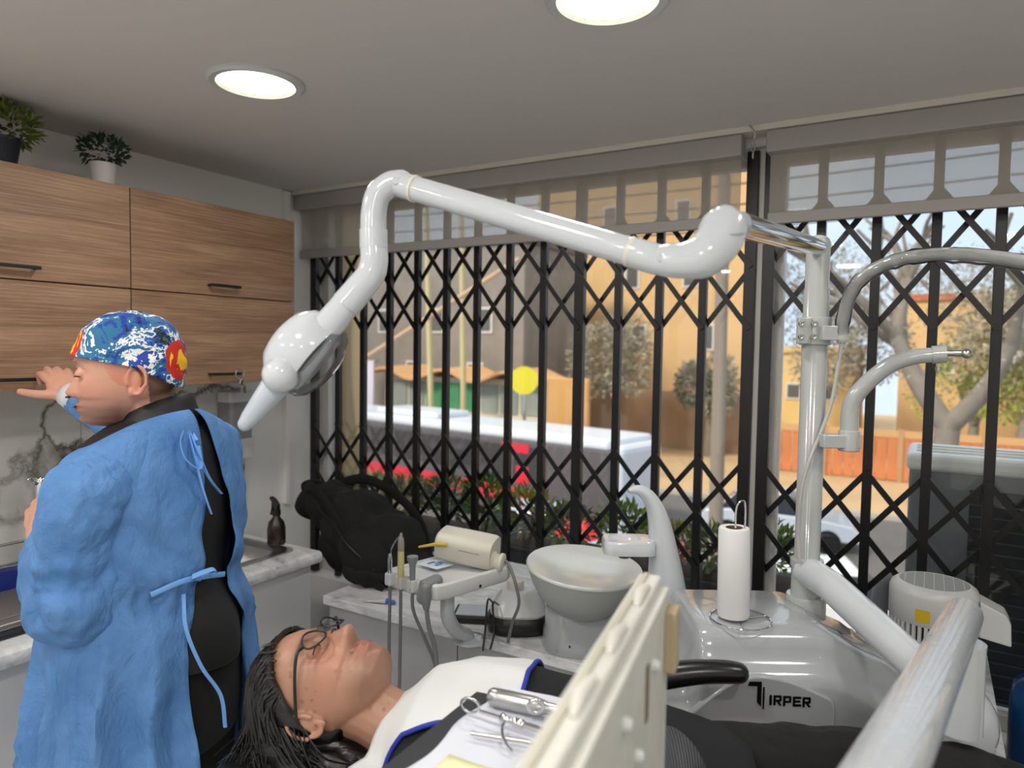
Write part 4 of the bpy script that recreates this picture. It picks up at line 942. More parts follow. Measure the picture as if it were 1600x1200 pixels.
obj('collar', G().loft([[p+(DF*math.cos(q)*r_+DL*math.sin(q)*r_*1.02)+nz_*(0) + Vector((0, 0, -h_*math.cos(q-.1))) for q in [2*math.pi*j/40 for j in range(40)]] for p, r_, h_ in ((nk0, .10, .0), (nk0.lerp(nk1, .35), .082, .02), (nk0.lerp(nk1, .7), .072, .03), (nk0.lerp(nk1, .95), .070, .034))], True, False), mat('black_tunic_cloth', '08080a', .6), t, smooth=80, solid=.003)
# gown: an open-backed shell, two sleeves
GT = [(1.430, -.02, .084, .094), (1.422, -.018, .098, .118), (1.408, -.015, .114, .152), (1.385, -.012, .128, .185), (1.35, -.01, .142, .202), (1.28, -.005, .160, .21), (1.20, 0, .166, .208), (1.15, .0, .168, .208), (1.115, .0, .152, .203), (1.09, .0, .153, .204), (1.04, .0, .170, .22), (.95, .0, .18, .23), (.8, .0, .196, .243), (.6, .0, .205, .252), (.42, .0, .212, .258)]
gb = math.pi
sp = spline(GT, 7); rings = []
for r in sp:
    z, xc, a, b = [float(q) for q in r]; ring = []; n = 150
    lo = gb+math.radians(-24-8*sm(1.4, 1.2, z)+14*sm(1.15, .9, z))   # far edge of the opening at the back
    hi = gb-math.radians(24+18*sm(1.42, 1.25, z)-10*sm(1.2, 1.12, z)+12*sm(1.08, .8, z)) if False else gb-math.radians(22)
    # the near side of the opening lies at angles just below pi (his left), the far side just above pi
    near = gb-math.radians(3+9*(1-sm(1.2, 1.42, z))+9*(1-sm(1.0, 1.12, z))); far = gb+math.radians(8+8*(1-sm(1.2, 1.42, z))+10*(1-sm(.95, 1.1, z)))
    for j in range(n+1):
        th = far-2*math.pi+(near-far+2*math.pi)*j/n; x = xc+a*math.cos(th); y = b*math.sin(th)
        d = .009*fbm((x*6+4, y*6, z*4.), 1.)-(1-sm(1.3, 1.42, z))*(.014*max(0, .38-abs(fbm((x*6+1, y*6+z*4, z*3.), 1., 2)))+.006*max(0, .36-abs(fbm((x*15+1, y*15-z*6, z*9), 1., 2))))
        skirt = (1-sm(.85, 1.11, z)); d += .026*skirt*(1-1.6*abs(math.sin(8*th+2.2*fbm((z*1.4, th*.7, 3.), 1.)))**.8)+.005*skirt*fbm((th*9, z*2.2, 7.), 1.)+.004*gs(z-1.115, .03)*math.sin(34*th+4*fbm((z*9, th*2, 1.), 1.))+.006*gs(z-1.17, .05)*math.sin(11*th+6*z*9)
        n_ = Vector((math.cos(th), math.sin(th), 0)); ring.append(D(x+n_.x*d, y+n_.y*d, z-.034*math.cos(th)*sm(1.36, 1.43, z)))
    rings.append(ring)
gw = obj('gown', G().loft(rings, False), GOWN, t, smooth=80, solid=.0022)
def sleeve(pts, seed, amp=1.):
    sp = spline(pts, 16); P = [Vector(q[:3]) for q in sp]; R = [float(q[3]) for q in sp]; g = G(); m = len(P); rings = []; N_ = None
    for i in range(m):
        T = (P[min(i+1, m-1)]-P[max(i-1, 0)]).normalized()
        N_ = T.orthogonal().normalized() if N_ is None else (N_-T*N_.dot(T)).normalized(); B_ = T.cross(N_); ring = []
        for j in range(72):
            a = 2*math.pi*j/72; c, s = math.cos(a), math.sin(a); q = P[i]+(N_*c+B_*s)*R[i]
            f = i/m
            d = amp*(.009*fbm((q.x*8+seed, q.y*8, q.z*8), 1.)+.004*fbm((q.x*19+seed, q.y*19, q.z*19), 1.)+.0022*math.sin(i*.62+3.2*math.sin(a+seed)+2.5*fbm((c+seed, s, f*3), 1.))*(.2+.8*gs(f-.5, .2))-.010*max(0, .35-abs(fbm((c*1.6+seed, s*1.6, f*2.2), 1.)))*1.2)
            ring.append(P[i]+(N_*c+B_*s)*(R[i]+d))
        rings.append(ring)
    g.loft(rings, True, True); g = remesh(g, .005, 5)
    for i, p in enumerate(g.v):
        r1 = abs(fbm((p.x*7+seed+p.z*4, p.y*7-p.z*3, p.z*5), 1., 2)); r2 = abs(fbm((p.x*24+seed, p.y*24+3, p.z*18), 1., 2))
        c = min(P, key=lambda q: (q-p).length_squared); n_ = (p-c).normalized(); g.v[i] = p-n_*amp*(.015*max(0, .40-r1)+.005*max(0, .36-r2))
    return g
obj('sleeve', sleeve([(*D(-.045, .10, 1.34), .06), (*S1, .078), (*S1.lerp(E1, .4), .082), (*(S1.lerp(E1, .8)+Vector((.0, .0, 0))), .082), (*(E1+Vector((.012, -.008, -.01))), .078), (*E1.lerp(W1, .3), .070), (*E1.lerp(W1, .62), .054), (*E1.lerp(W1, .86), .041)], 1.), GOWN, t, smooth=80, solid=.002)
obj('sleeve', sleeve([(*D(.0, -.12, 1.36), .08), (*S2, .082), (*S2.lerp(E2, .5), .068), (*E2, .06), (*E2.lerp(W2, .5), .052), (*E2.lerp(W2, .93), .04)], 5.), GOWN, t, smooth=80, solid=.002)
obj('cuff', G().tube([E2.lerp(W2, .88), E2.lerp(W2, 1.02)], [.037, .034], 24, False), mat('white_knit_cuff', 'd8dde4', .9), t, solid=.002)
TIE = mat('blue_tie_ribbon', '6fa5e4', .7)
def ribbon(pts, w_=.0055): return G().tube(spline(pts, 7), w_, 8, True, asp=.25)
def bk(ang, z, off=.012):
    r = [float(np.interp(z, [q[0] for q in GT][::-1], [q[i] for q in GT][::-1])) for i in (1, 2, 3)]
    th = gb-math.radians(ang); return D(r[0]+(r[1]+off)*math.cos(th), (r[2]+off)*math.sin(th), z)
obj('neck_tie', ribbon([bk(30, 1.447, -.004), bk(20, 1.446, .004), bk(14, 1.432, .01), bk(11, 1.405)]), TIE, t)
obj('neck_tie', ribbon([bk(14, 1.43), bk(24, 1.41, .02), bk(21, 1.375, .022), bk(13, 1.355, .018), bk(11, 1.395, .014)]), TIE, t)
obj('neck_tie', ribbon([bk(14, 1.425), bk(12, 1.38, .018), bk(7, 1.33, .014), bk(0, 1.295, .012)]), TIE, t)
obj('neck_tie', ribbon([bk(15, 1.425), bk(15, 1.37, .02), bk(12, 1.31, .014), bk(8, 1.26, .012)]), TIE, t)
obj('waist_tie', ribbon([bk(40, 1.125, .01), bk(25, 1.14, .012), bk(10, 1.135, .012), bk(-6, 1.12, .01)]), TIE, t)
obj('waist_tie', ribbon([bk(14, 1.135), bk(22, 1.15, .025), bk(12, 1.155, .03), bk(6, 1.14, .016)]), TIE, t)
obj('waist_tie', ribbon([bk(22, 1.11, .01), bk(24, 1.05, .02), bk(18, .97, .02), bk(10, .90, .025), bk(8, .83, .02)], .004), TIE, t)

# ---------- the patient
PA0 = Vector((-.335, 1.222, 0)); AX = Vector((.98, -.2, 0)).normalized(); NX = Vector((.2, .98, 0)).normalized()
def B(s, n, z): return PA0+AX*s+NX*n+Vector((0, 0, z))
t = PAT = thing('person', 'patient with glasses and white bib lying on the dental chair', 'person', tuple(B(.3, 0, .72)), 'K')
pf = (Vector((0, 0, 1))+AX*.06-NX*.03).normalized(); pu = (-AX); pu = (pu-pf*pu.dot(pf)).normalized(); pl = pu.cross(pf)
HMp = Matrix.Translation(B(.0, .0, .997)) @ Matrix((pf, pl, pu)).transposed().to_4x4()
g = head_geo(1.3).xf(lambda p: HMp @ p)
g.join(limb([(*(HMp @ Vector((-.02, 0, -.05))), .056), (*(HMp @ Vector((-.035, 0, -.115))), .054), (*B(.19, 0, .912), .06), (*B(.26, 0, .89), .075)]))
g.loft([[B(s, b*math.sin(q), z+a*math.cos(q)) for q in [2*math.pi*j/28 for j in range(28)]] for s, z, a, b in ((.16, .89, .05, .09), (.22, .89, .08, .17), (.35, .89, .09, .16), (.5, .88, .085, .14), (.66, .865, .085, .15), (.74, .86, .07, .14))])
PSn = B(.25, -.18, .885); PEn = B(.46, -.22, .84); PWn = B(.555, -.13, .985)
PSf = B(.25, .18, .885); PEf = B(.50, .22, .85); PWf = B(.72, .22, .84)
for S, E, W in ((PSn, PEn, PWn), (PSf, PEf, PWf)): g.join(limb([(*S, .045), (*S.lerp(E, .5), .04), (*E, .036), (*W, .025)]))
for s in (-1, 1): g.join(limb([(*B(.70, s*.085, .865), .075), (*B(1.1, s*.09, .88), .055), (*B(1.45, s*.09, .78), .04), (*B(1.52, s*.09, .79), .035), (*B(1.54, s*.10, .88), .03)]))
g.join(hand(PWn, AX*.45+NX*.8+Vector((0, 0, .0)), Vector((0, 0, 1)), -NX*.2-AX*-.6, ((.4, .5, .3),)*4, .05, (.6, .3, .3)))
g.join(hand(PWf, AX*1., Vector((0, 0, 1)), AX*.6, ((.3, .4, .3),)*4, .05, (.6, .3, .3)))
g = remesh(g, .0030, 1)
def paint2(L, C):
    x, y, z = L.T; ay = abs(y); hd_ = (z > -.15) & (ay < .11) & (x > -.13) & (x < .16)
    C = blendc(C, .55*gg(z+.105, .02)*np.clip((x+.01)/.05, 0, 1)*hd_, hexc('6a4a38')); C = blendc(C, .5*gg(z+.068, .006)*gg(ay, .022)*(x > .05)*hd_, hexc('5b4034'))
    C = blendc(C, .85*gg(ay, .017)*(gg(z+.0775, .0042)+gg(z+.0895, .0048))*(x > .07)*hd_, hexc('9c5f56'))
    C = blendc(C, .4*gg(ay-.045, .022)*gg(z+.04, .022)*(x > 0)*hd_, hexc('b06e56')); C = blendc(C, .85*gg(ay-.034, .016)*gg(z-.02, .004)*(x > .06)*hd_, hexc('1c1512'))
    C = blendc(C, .35*gg(ay-.032, .018)*gg(z+.014, .008)*(x > .05)*hd_, hexc('8a5a48')); return C
skin_obj('body', g, skin_mat('tan_skin', 1.), t, HMp, hexc('ac836d'), paint2)
for s in (-1, 1):
    ep = [HMp @ Vector((.0903-.012*((q-.5)*2)**2+.001, s*(.032+(q-.5)*.028), -.0085)) for q in np.linspace(0, 1, 9)]
    obj('eyelashes', G().tube(ep, .0012, 6), mat('dark_lashes', '1d1512', .6), t)
# hair: a close cap and long strands that fall back over the headrest
rnd = random.Random(5)
def zb(th):
    a = abs((th+math.pi) % (2*math.pi)-math.pi); return float(np.interp(a, [0, .6, 1.1, 1.45, 1.8, 2.2, 3.15], [.073, .066, .045, .02, -.03, -.07, -.085]))
rings = []
for i in range(26):
    f = i/25
    rings.append([HMp @ (lambda p, th=2*math.pi*j/80: p+Vector((p.x, p.y, 0)).normalized()*.003*noise.noise(Vector((math.cos(th)*9, math.sin(th)*9, p.z*18))))(hpt(.1155-f*(.1155-zb(2*math.pi*j/80)), 2*math.pi*j/80, .012-.009*(f > .96))) for j in range(80)])
g = G().loft(rings, True, False); g.f.append(tuple(range(79, -1, -1)))
hm = G()
for c_, r_ in (((-.075, 0, .025), (.062, .098, .098)), ((-.10, -.03, -.04), (.045, .095, .09)), ((-.105, -.02, -.12), (.032, .09, .07))): hm.ell(c_, r_, None, 28, 16)
hm = remesh(hm, .006, 4); hm.xf(lambda p: HMp @ (p+Vector((1, 0, 0))*.0035*math.sin(p.y*210+p.z*60+4*fbm(p, 14.)))); g.join(hm)
def strand(pts, r): 
    sp = spline(pts, 6); m = len(sp); g.tube([HMp @ Vector(q) for q in sp], [r*(.55+.45*math.sin(math.pi*min(1, .25+.75*i/m)))*(1 if i < m*.7 else max(.15, 1-(i-m*.7)/(m*.3)*.85)) for i in range(m)], 6, True, .6)
for i in range(620):
    s = -1 if rnd.random() < .62 else 1; th0 = s*rnd.uniform(.05, 1.45); z0 = min(.11, zb(th0)+rnd.uniform(.0, .045))
    p0 = hpt(z0, th0, .010); zt = z0+rnd.uniform(-.01, .03); q1 = hpt(min(.108, (z0+.02+zt)/2), s*(abs(th0)*.5+.9), .015+rnd.uniform(0, .006))
    q2 = hpt(min(.10, max(-.05, zt-.01)), s*rnd.uniform(1.9, 2.5), .018+rnd.uniform(0, .01)); e = Vector((-.105-rnd.uniform(0, .035), s*rnd.uniform(.03, .10), zt+rnd.uniform(-.05, .03)))
    strand([p0, q1, q2, e], rnd.uniform(.0014, .0028))
for i in range(200):   # the part that lies under the ear towards the shoulder
    s = -1 if rnd.random() < .75 else 1; th = s*rnd.uniform(1.75, 2.5); p0 = hpt(rnd.uniform(-.03, .06), th, .014)
    e = Vector((-.075-rnd.uniform(0, .06), s*rnd.uniform(.05, .125), -.10-rnd.uniform(0, .09))); mid = p0.lerp(e, .5)+Vector((-.015, s*.018, rnd.uniform(-.01, .02)))
    strand([p0, p0.lerp(mid, .5)+Vector((-.005, s*.008, 0)), mid, e], rnd.uniform(.0016, .003))
for i in range(14):
    th = -rnd.uniform(.2, 1.2); p0 = hpt(zb(th), th, .006); strand([p0, p0+Vector((.008, -.004, rnd.uniform(-.01, .012))), p0+Vector((.004, -.012, .02))], .0009)
obj('hair', g, HAIR, t, smooth=80)
# glasses
gl = obj('glasses', G(), BLACKP, None) if False else None
gf = thing('eyeglasses', 'black framed eyeglasses worn by the lying patient', 'glasses', tuple(B(0, 0, 1.05)), 'K')
def gp(x, y, z): return HMp @ Vector((x, y, z))
for s in (-1, 1):
    rim = [gp(.106-.010*abs(math.cos(a))**2*(1 if math.cos(a)*1 > 0 else .1), s*(.035+.0255*math.cos(a)), -.004+.0185*math.sin(a)) for a in np.linspace(0, 2*math.pi, 41)]
    obj('rim', G().tube(rim, .0018, 8, False), BLACKP, gf)
    obj('lens', G().add(rim[:-1], [tuple(range(40))]), pane_mat('spectacle_lens', (.94, .96, .95, 1), 1.2), gf, smooth=0)
    obj('temple', G().tube(spline([gp(.096, s*.060, .004), gp(.092, s*.074, .006), gp(.06, s*.083, .004), gp(.0, s*.086, -.002), (gp(-.022, s*.087, -.008)), gp(-.038, s*.085, -.025)], 6), .0028, 8, True, 1.), BLACKP, gf)
    obj('nose_pad', G().ell(gp(.102, s*.011, -.014), (.002, .0025, .004)), CLEAR, gf)
obj('bridge', G().tube(spline([gp(.1055, .0105, .002), gp(.1095, .0, .004), gp(.1055, -.0105, .002)], 5), .0014, 8), BLACKP, gf)
# sweater, trousers
def SW(s): return [float(np.interp(s, [.12, .16, .20, .26, .35, .5, .62, .72, .8], q)) for q in ((.905, .905, .905, .90, .90, .895, .88, .865, .86), (.055, .08, .112, .134, .145, .135, .118, .10, .08), (.07, .10, .165, .205, .20, .178, .175, .178, .16))]
rings = []
for s in np.linspace(.15, .74, 46):
    zc, a, b = SW(s); rings.append([B(s, b*math.copysign(abs(math.sin(q))**.85, math.sin(q))+.003*fbm((s*9, q*2, 1), 1.), zc+a*math.cos(q)+.004*fbm((s*12, math.sin(q)*3, 2), 1.)) for q in [2*math.pi*j/60 for j in range(60)]])
obj('sweater', G().loft(rings), NAVY, t, smooth=80)
def lsleeve(S, E, W, sd):
    return sleeve([(*(S-AX*.02+Vector((0, 0, .0))), .068), (*S.lerp(E, .3), .063), (*E, .055), (*E.lerp(W, .5), .048), (*E.lerp(W, .93), .04)], sd, .55)
obj('sweater_sleeve', lsleeve(PSn, PEn, PWn, 3.), NAVY, t, smooth=80, solid=.002); obj('sweater_sleeve', lsleeve(PSf, PEf, PWf, 7.), NAVY, t, smooth=80, solid=.002)
for s in (-1, 1):
    obj('trouser_leg', sleeve([(*B(.66, s*.08, .865), .095), (*B(.80, s*.088, .872), .10), (*B(1.0, s*.09, .885), .09), (*B(1.12, s*.09, .88), .078), (*B(1.3, s*.09, .83), .07), (*B(1.44, s*.09, .785), .06)], 2.+s, .6), BLACKF, t, smooth=80, solid=.002)
    obj('shoe', G().tube(spline([tuple(B(1.50, s*.09, .76)), tuple(B(1.54, s*.095, .80)), tuple(B(1.555, s*.105, .87)), tuple(B(1.56, s*.11, .94))], 6), [.04+.012*math.sin(i*.25) for i in range(19)], 18, dome=True), BLACKP, t, smooth=60)
# ribbed hem of the near sleeve, close to the panel
obj('ribbed_cuff', G().tube([B(.56, -.15, .975), B(.625, -.085, .998)], [.05, .047], 28, False), ribbed('grey_ribbed_knit', '4b4c52', 75, 'X', .8), t, solid=.003)
# bib
def chest(s, n):
    zc, a, b = SW(s); r = min(.98, abs(n)/(b*1.03)); return zc+a*math.sqrt(max(0, 1-r**2.3))+.006
n1, n2_ = 40, 34; rows = []
for i in range(n1+1):
    f = i/n1; n = -.118+.302*f; row = []
    sa = .118+.055*(sm(.0, .17, n))-.016*gs(n+.118, .03)+.02*gs(n+.03, .045); sb = .375-.02*f*0
    for j in range(n2_+1):
        s = sa+(sb-sa)*j/n2_; z = chest(s, n)+.003+.004*fbm((s*10, n*10, 4), 1.)+.008*gs(n-.05+.3*(s-.25), .02)*.6
        row.append(B(s, n, z))
    rows.append(row)
bb = thing('dental_bib', 'white dental bib with blue hem spread over the patient', 'bib', tuple(B(.26, .03, .99)), 'K')
obj('sheet', G().loft(rows, False), BIB, bb, smooth=80, solid=.0015)
obj('hem', G().tube([r[-1] for r in rows], .0042, 10), BLUEH, bb); obj('hem', G().tube(rows[0], .004, 10), BLUEH, bb)

# ---------- dental chair
t = thing('dental_chair', 'black upholstered dental chair reclined under the patient', 'dental chair', tuple(B(.55, 0, 0)), 'K')
def pad(tab, n=36, p=3.): 
    return G().loft([[B(s, b*math.copysign(abs(math.sin(q))**(2/p), math.sin(q)), z+a*math.copysign(abs(math.cos(q))**(2/p), math.cos(q))) for q in [2*math.pi*j/n for j in range(n)]] for s, z, a, b in [tuple(float(x) for x in r) for r in spline(tab, 5)]])
obj('headrest', pad([(-.155, .852, .01, .06), (-.14, .852, .035, .11), (-.08, .85, .043, .135), (.0, .845, .04, .135), (.06, .835, .03, .12), (.075, .83, .01, .08)]), BLACKL, t, smooth=60)
obj('backrest', pad([(.07, .80, .01, .12), (.09, .80, .03, .19), (.2, .785, .042, .245), (.45, .765, .05, .25), (.62, .745, .05, .24), (.66, .74, .02, .2)]), BLACKL, t, smooth=60)
obj('seat', pad([(.6, .71, .02, .2), (.63, .71, .05, .25), (.9, .72, .06, .26), (1.15, .77, .05, .23), (1.2, .78, .02, .2)]), BLACKL, t, smooth=60)
obj('legrest', pad([(1.17, .77, .02, .18), (1.2, .76, .045, .22), (1.4, .70, .045, .21), (1.62, .66, .04, .2), (1.65, .66, .02, .15)]), BLACKL, t, smooth=60)
ar = spline([(.06, 1.30, .952, .020), (.12, 1.30, .958, .025), (.20, 1.295, .972, .0255), (.30, 1.287, .994, .0235), (.36, 1.282, 1.004, .0215), (.405, 1.279, 1.006, .0205), (.428, 1.278, 1.005, .019)], 5)
obj('armrest', G().tube([q[:3] for q in ar], [float(q[3]) for q in ar], 24, True, 1.15, dome=True), mat('black_armrest', '121213', .28), t)
obj('armrest_post', G().tube([(.14, 1.30, .95), (.15, 1.30, .86), (.17, 1.27, .76)], .016, 16), BLACKP, t)
obj('lift_column', G().loft([[B(.75+a, b, z) for a, b in ((-.18, -.14), (.2, -.14), (.2, .14), (-.18, .14))] for z in (.1, .66)]), GREYU, t, smooth=0, bevel=.03)
obj('floor_plate', G().loft([[B(.75+a, b, z) for a, b in ((-.42, -.24), (.45, -.24), (.45, .24), (-.42, .24))] for z in (0, .1)]), GREYU, t, smooth=0, bevel=.02)
# ------------------------------------------------------------------ small things indoors
rnd = random.Random(11)
def leaf(g, p, d, n, L, W):
    d = d.normalized(); s = d.cross(n); s = s.normalized() if s.length > 1e-5 else d.orthogonal().normalized(); n = s.cross(d)
    g.add([p, p+d*L*.45+s*W/2+n*L*.06, p+d*L-n*L*.08, p+d*L*.45-s*W/2+n*L*.06], [(0, 1, 2, 3)])
def bush(c, r, n, L, W, seed, up=.3, stems=None):
    rd = random.Random(seed); g = G(); c = Vector(c)
    for i in range(n):
        v = Vector((rd.gauss(0, 1), rd.gauss(0, 1), rd.gauss(0, 1))).normalized()*rd.uniform(.45, 1.)**.6; p = c+Vector((v.x*r[0], v.y*r[1], v.z*r[2]))
        d = (v+Vector((rd.uniform(-.6, .6), rd.uniform(-.6, .6), up+rd.uniform(-.5, .5)))); leaf(g, p, d, Vector((rd.uniform(-1, 1), rd.uniform(-1, 1), 1)), L*rd.uniform(.7, 1.3), W*rd.uniform(.7, 1.2))
    return g
t = thing('potted_plant', 'yellow green bushy plant in a dark pot on the cabinets', 'plant', (-2.36, 1.02, 2.094), group='pot plants on the wall cabinets')
obj('pot', G().lathe([(0, 2.094), (.042, 2.094), (.056, 2.175), (.06, 2.18), (.06, 2.19), (.05, 2.19), (.048, 2.175), (0, 2.172)], 32, Matrix.Translation((-2.36, 1.02, 0))), mat('navy_pot', '20242f', .5), t)
obj('foliage', bush((-2.36, 1.03, 2.232), (.085, .10, .055), 420, .028, .016, 3), leaf_mat('olive_leaves', '39481f', '7c8a3c'), t, smooth=0)
t = thing('potted_plant', 'small dark leaved plant in a white pot on the cabinets', 'plant', (-2.31, 1.295, 2.094), group='pot plants on the wall cabinets')
obj('pot', G().lathe([(0, 2.094), (.036, 2.094), (.04, 2.165), (.04, 2.172), (.034, 2.172), (.033, 2.16), (0, 2.16)], 32, Matrix.Translation((-2.31, 1.295, 0))), mat('white_pot', 'c9c3c0', .5), t)
obj('foliage', bush((-2.31, 1.295, 2.215), (.062, .072, .042), 260, .024, .014, 8), leaf_mat('dark_leaves', '16241a', '2f4a32'), t, smooth=0)

# backpack slumped at the end of the bench
t = thing('backpack', 'black fabric backpack slumped between worktop end and window gate', 'backpack', (-1.72, 1.98, .752))
g = G()
for c, r, rot in (((-1.72, 1.98, .86), (.16, .16, .13), 0), ((-1.84, 1.99, .92), (.15, .15, .13), .5), ((-1.97, 2.0, .965), (.15, .12, .085), .4), ((-2.08, 2.0, .975), (.09, .09, .065), 0), ((-1.68, 1.97, .80), (.17, .17, .07), 0), ((-1.88, 1.93, .85), (.1, .07, .1), .3)):
    g.ell(c, r, Matrix.Rotation(rot, 3, 'Y'), 24, 14)
g = remesh(g, .010, 6)
g.xf(lambda p: p+Vector((fbm(p, 9.), fbm(p+Vector((5, 0, 0)), 9.), fbm(p+Vector((0, 7, 0)), 9.)))*.011+Vector((0, 0, .006*math.sin(p.x*60+p.z*45+3*fbm(p, 6.)))))
g.xf(lambda p: Vector((p.x, p.y, max(p.z, .7535))))
obj('sack', g, BLACKF, t, smooth=80)
obj('pocket', remesh(G().ell((-1.70, 1.855, .86), (.12, .055, .085), Matrix.Rotation(.4, 3, 'Y'), 20, 12), .008, 3), BLACKF, t, smooth=80)
obj('shoulder_strap', G().tube(spline([(-2.10, 1.95, 1.03), (-2.0, 1.90, 1.06), (-1.87, 1.86, 1.0), (-1.77, 1.84, .92), (-1.66, 1.83, .80), (-1.60, 1.84, .758)], 8), .02, 10, True, .3), BLACKF, t)
obj('shoulder_strap', G().tube(spline([(-2.06, 2.05, 1.03), (-1.93, 2.10, 1.07), (-1.78, 2.12, 1.02), (-1.64, 2.10, .93), (-1.55, 2.05, .80)], 8), .02, 10, True, .3), BLACKF, t)
obj('grab_loop', G().tube(spline([(-2.12, 1.97, 1.0), (-2.14, 1.98, 1.045), (-2.08, 2.0, 1.06), (-2.04, 2.01, 1.03)], 6), .008, 8), BLACKF, t)
obj('zip', G().tube(spline([(-1.95, 1.88, .99), (-1.83, 1.84, .95), (-1.72, 1.80, .90), (-1.62, 1.82, .83)], 8), .0035, 8), BLACKP, t)
# spray bottle
t = thing('spray_bottle', 'dark brown trigger spray bottle on the worktop by the backpack', 'bottle', (-2.06, 1.775, .8665))
Ms = Matrix.Translation((-2.06, 1.775, 0))
obj('bottle', G().lathe([(0, .8625), (.03, .8625), (.033, .868), (.033, .92), (.028, .945), (.014, .962), (.0125, .975), (0, .975)], 28, Ms), mat('dark_brown_plastic', '2a1c17', .25), t)
obj('collar', G().lathe([(.016, .972), (.016, .99), (0, .991)], 20, Ms), BLACKP, t)
obj('trigger_head', G().prism([(.02, .99), (.022, 1.012), (-.01, 1.03), (-.045, 1.036), (-.05, 1.026), (-.03, 1.018), (-.034, .99), (-.046, .968), (-.04, .966), (-.022, .995), (-.012, 1.005), (-.01, .99)], lambda a, b, d: (-2.06+a*.75, 1.775+a*.66*-.2+d, b), -.008, .008), BLACKP, t, smooth=0, bevel=.002)
t = thing('ointment_tube', 'small white tube with blue cap lying on the bench edge', 'tube', (-1.53, 1.745, .752))
obj('tube', G().loft([[Vector((-1.585+.075*f, 1.735+.02*f, .7535)) + Vector((-.25*q[0], .97*q[0], q[1])) for q in [(.011*math.cos(a), .0095*(1-.85*(1-f))*(1+math.sin(a))/1.) for a in [2*math.pi*j/14 for j in range(14)]]] for f in (0, .2, .6, 1.)]), WHITEP, t)
obj('cap', G().tube([(-1.51, 1.755, .7625), (-1.485, 1.762, .7605)], [.0085, .007], 14, dome=True), mat('blue_cap', '2b63c0', .4), t)
# things on the worktop, left edge of the picture
t = thing('instrument_box', 'flat steel lidded instrument box with clear sides on the worktop', 'box', (-2.06, .86, .862))
obj('tray', G().box(-2.19, -1.935, .70, .985, .863, .887), pane_mat('smoky_clear_plastic', (.75, .77, .78, 1), 1.5), t, smooth=0, bevel=.004)
obj('contents', G().box(-2.17, -1.955, .72, .965, .866, .878), mat('dark_contents', '7a7c7e', .5), t, smooth=0)
ld = obj('lid', G().box(-2.197, -1.928, .693, .992, .887, .904), mat('old_steel', '8f8a86', .38, .6, bump=.08, bs=80), t, smooth=0, bevel=.006)
obj('lid_panel', G().box(-2.165, -1.965, .72, .96, .904, .9065), mat('old_steel', '8d8882', .3, 1.), ld, smooth=0, bevel=.002)
obj('latch', G().tube([(-1.968, .986, .876), (-1.962, 1.006, .877)], [.011, .009], 16, dome=True), IVORY, t)
obj('latch', G().box(-1.952, -1.935, .985, 1.0, .872, .892), WHITEP, t, smooth=0, bevel=.002)
t = thing('plastic_tub', 'clear plastic tub standing behind the steel box on the worktop', 'tub', (-2.33, 1.0, .862))
g = G().loft([rrect(-2.44+f, -2.22-f, .84+f, 1.15-f, .02, z) for f, z in ((.012, .863), (.01, .866), (.0, .965), (-.006, .968), (-.006, .972))], True, False)
obj('shell', g, CLEAR, t, smooth=40, solid=.002)
t = thing('blue_packet', 'dark blue medical packet with white print on the worktop', 'packet', (-2.20, .955, .862))
px = [Vector((-2.215, .87, .8635)), Vector((-2.185, 1.015, .8635)), Vector((-2.19, 1.0, .958)), Vector((-2.225, .86, .955))]
pk = obj('sleeve', G().add(px+[p+Vector((-.035, .008, 0)) for p in px], [(0, 1, 2, 3), (7, 6, 5, 4), (0, 4, 5, 1), (1, 5, 6, 2), (2, 6, 7, 3), (3, 7, 4, 0)]), mat('deep_blue_card', '1b2a7a', .4), t, smooth=0, bevel=.004)
ex = (px[1]-px[0]).normalized(); ez = (px[3]-px[0]).normalized(); en = ex.cross(ez).normalized()
if en.x < 0: en = -en
def PK(a, b): return px[0]+ex*a+ez*b+en*.0012
for a, b, w_, h, hx in ((.075, .07, .04, .012, 'cfd4ea'), (.06, .045, .05, .003, 'cfd4ea'), (.085, .032, .035, .002, 'b9c0e0'), (.085, .027, .035, .002, 'b9c0e0')):
    obj('printed_line', G().obox(PK(a, b), (w_, h, .0008), ex, ez, en), mat('print_'+hx, hx, .6), pk, smooth=0)
obj('red_diamond', G().obox(PK(.125, .019), (.0065, .0065, .0008), ex+ez, ez-ex, en), mat('red_print', 'd8303a', .6), pk, smooth=0)
cu = bpy.data.curves.new('printed_word', 'FONT'); cu.body = 'Elite'; cu.size = .018; cu.align_x = 'LEFT'; cu.extrude = .0004
tmp = bpy.data.objects.new('printed_word', cu); col.objects.link(tmp)
me = bpy.data.meshes.new_from_object(tmp.evaluated_get(bpy.context.evaluated_depsgraph_get())); bpy.data.objects.remove(tmp)
pw = bpy.data.objects.new('printed_word', me); col.objects.link(pw); me.materials.append(mat('print_cfd4ea', 'cfd4ea', .6)); pw.parent = pk
mw = Matrix((-ex, -ez, en)).transposed(); o0 = TH[t.name][0]
pw.matrix_local = Matrix.Translation(PK(.117, .026)-o0) @ mw.to_4x4()

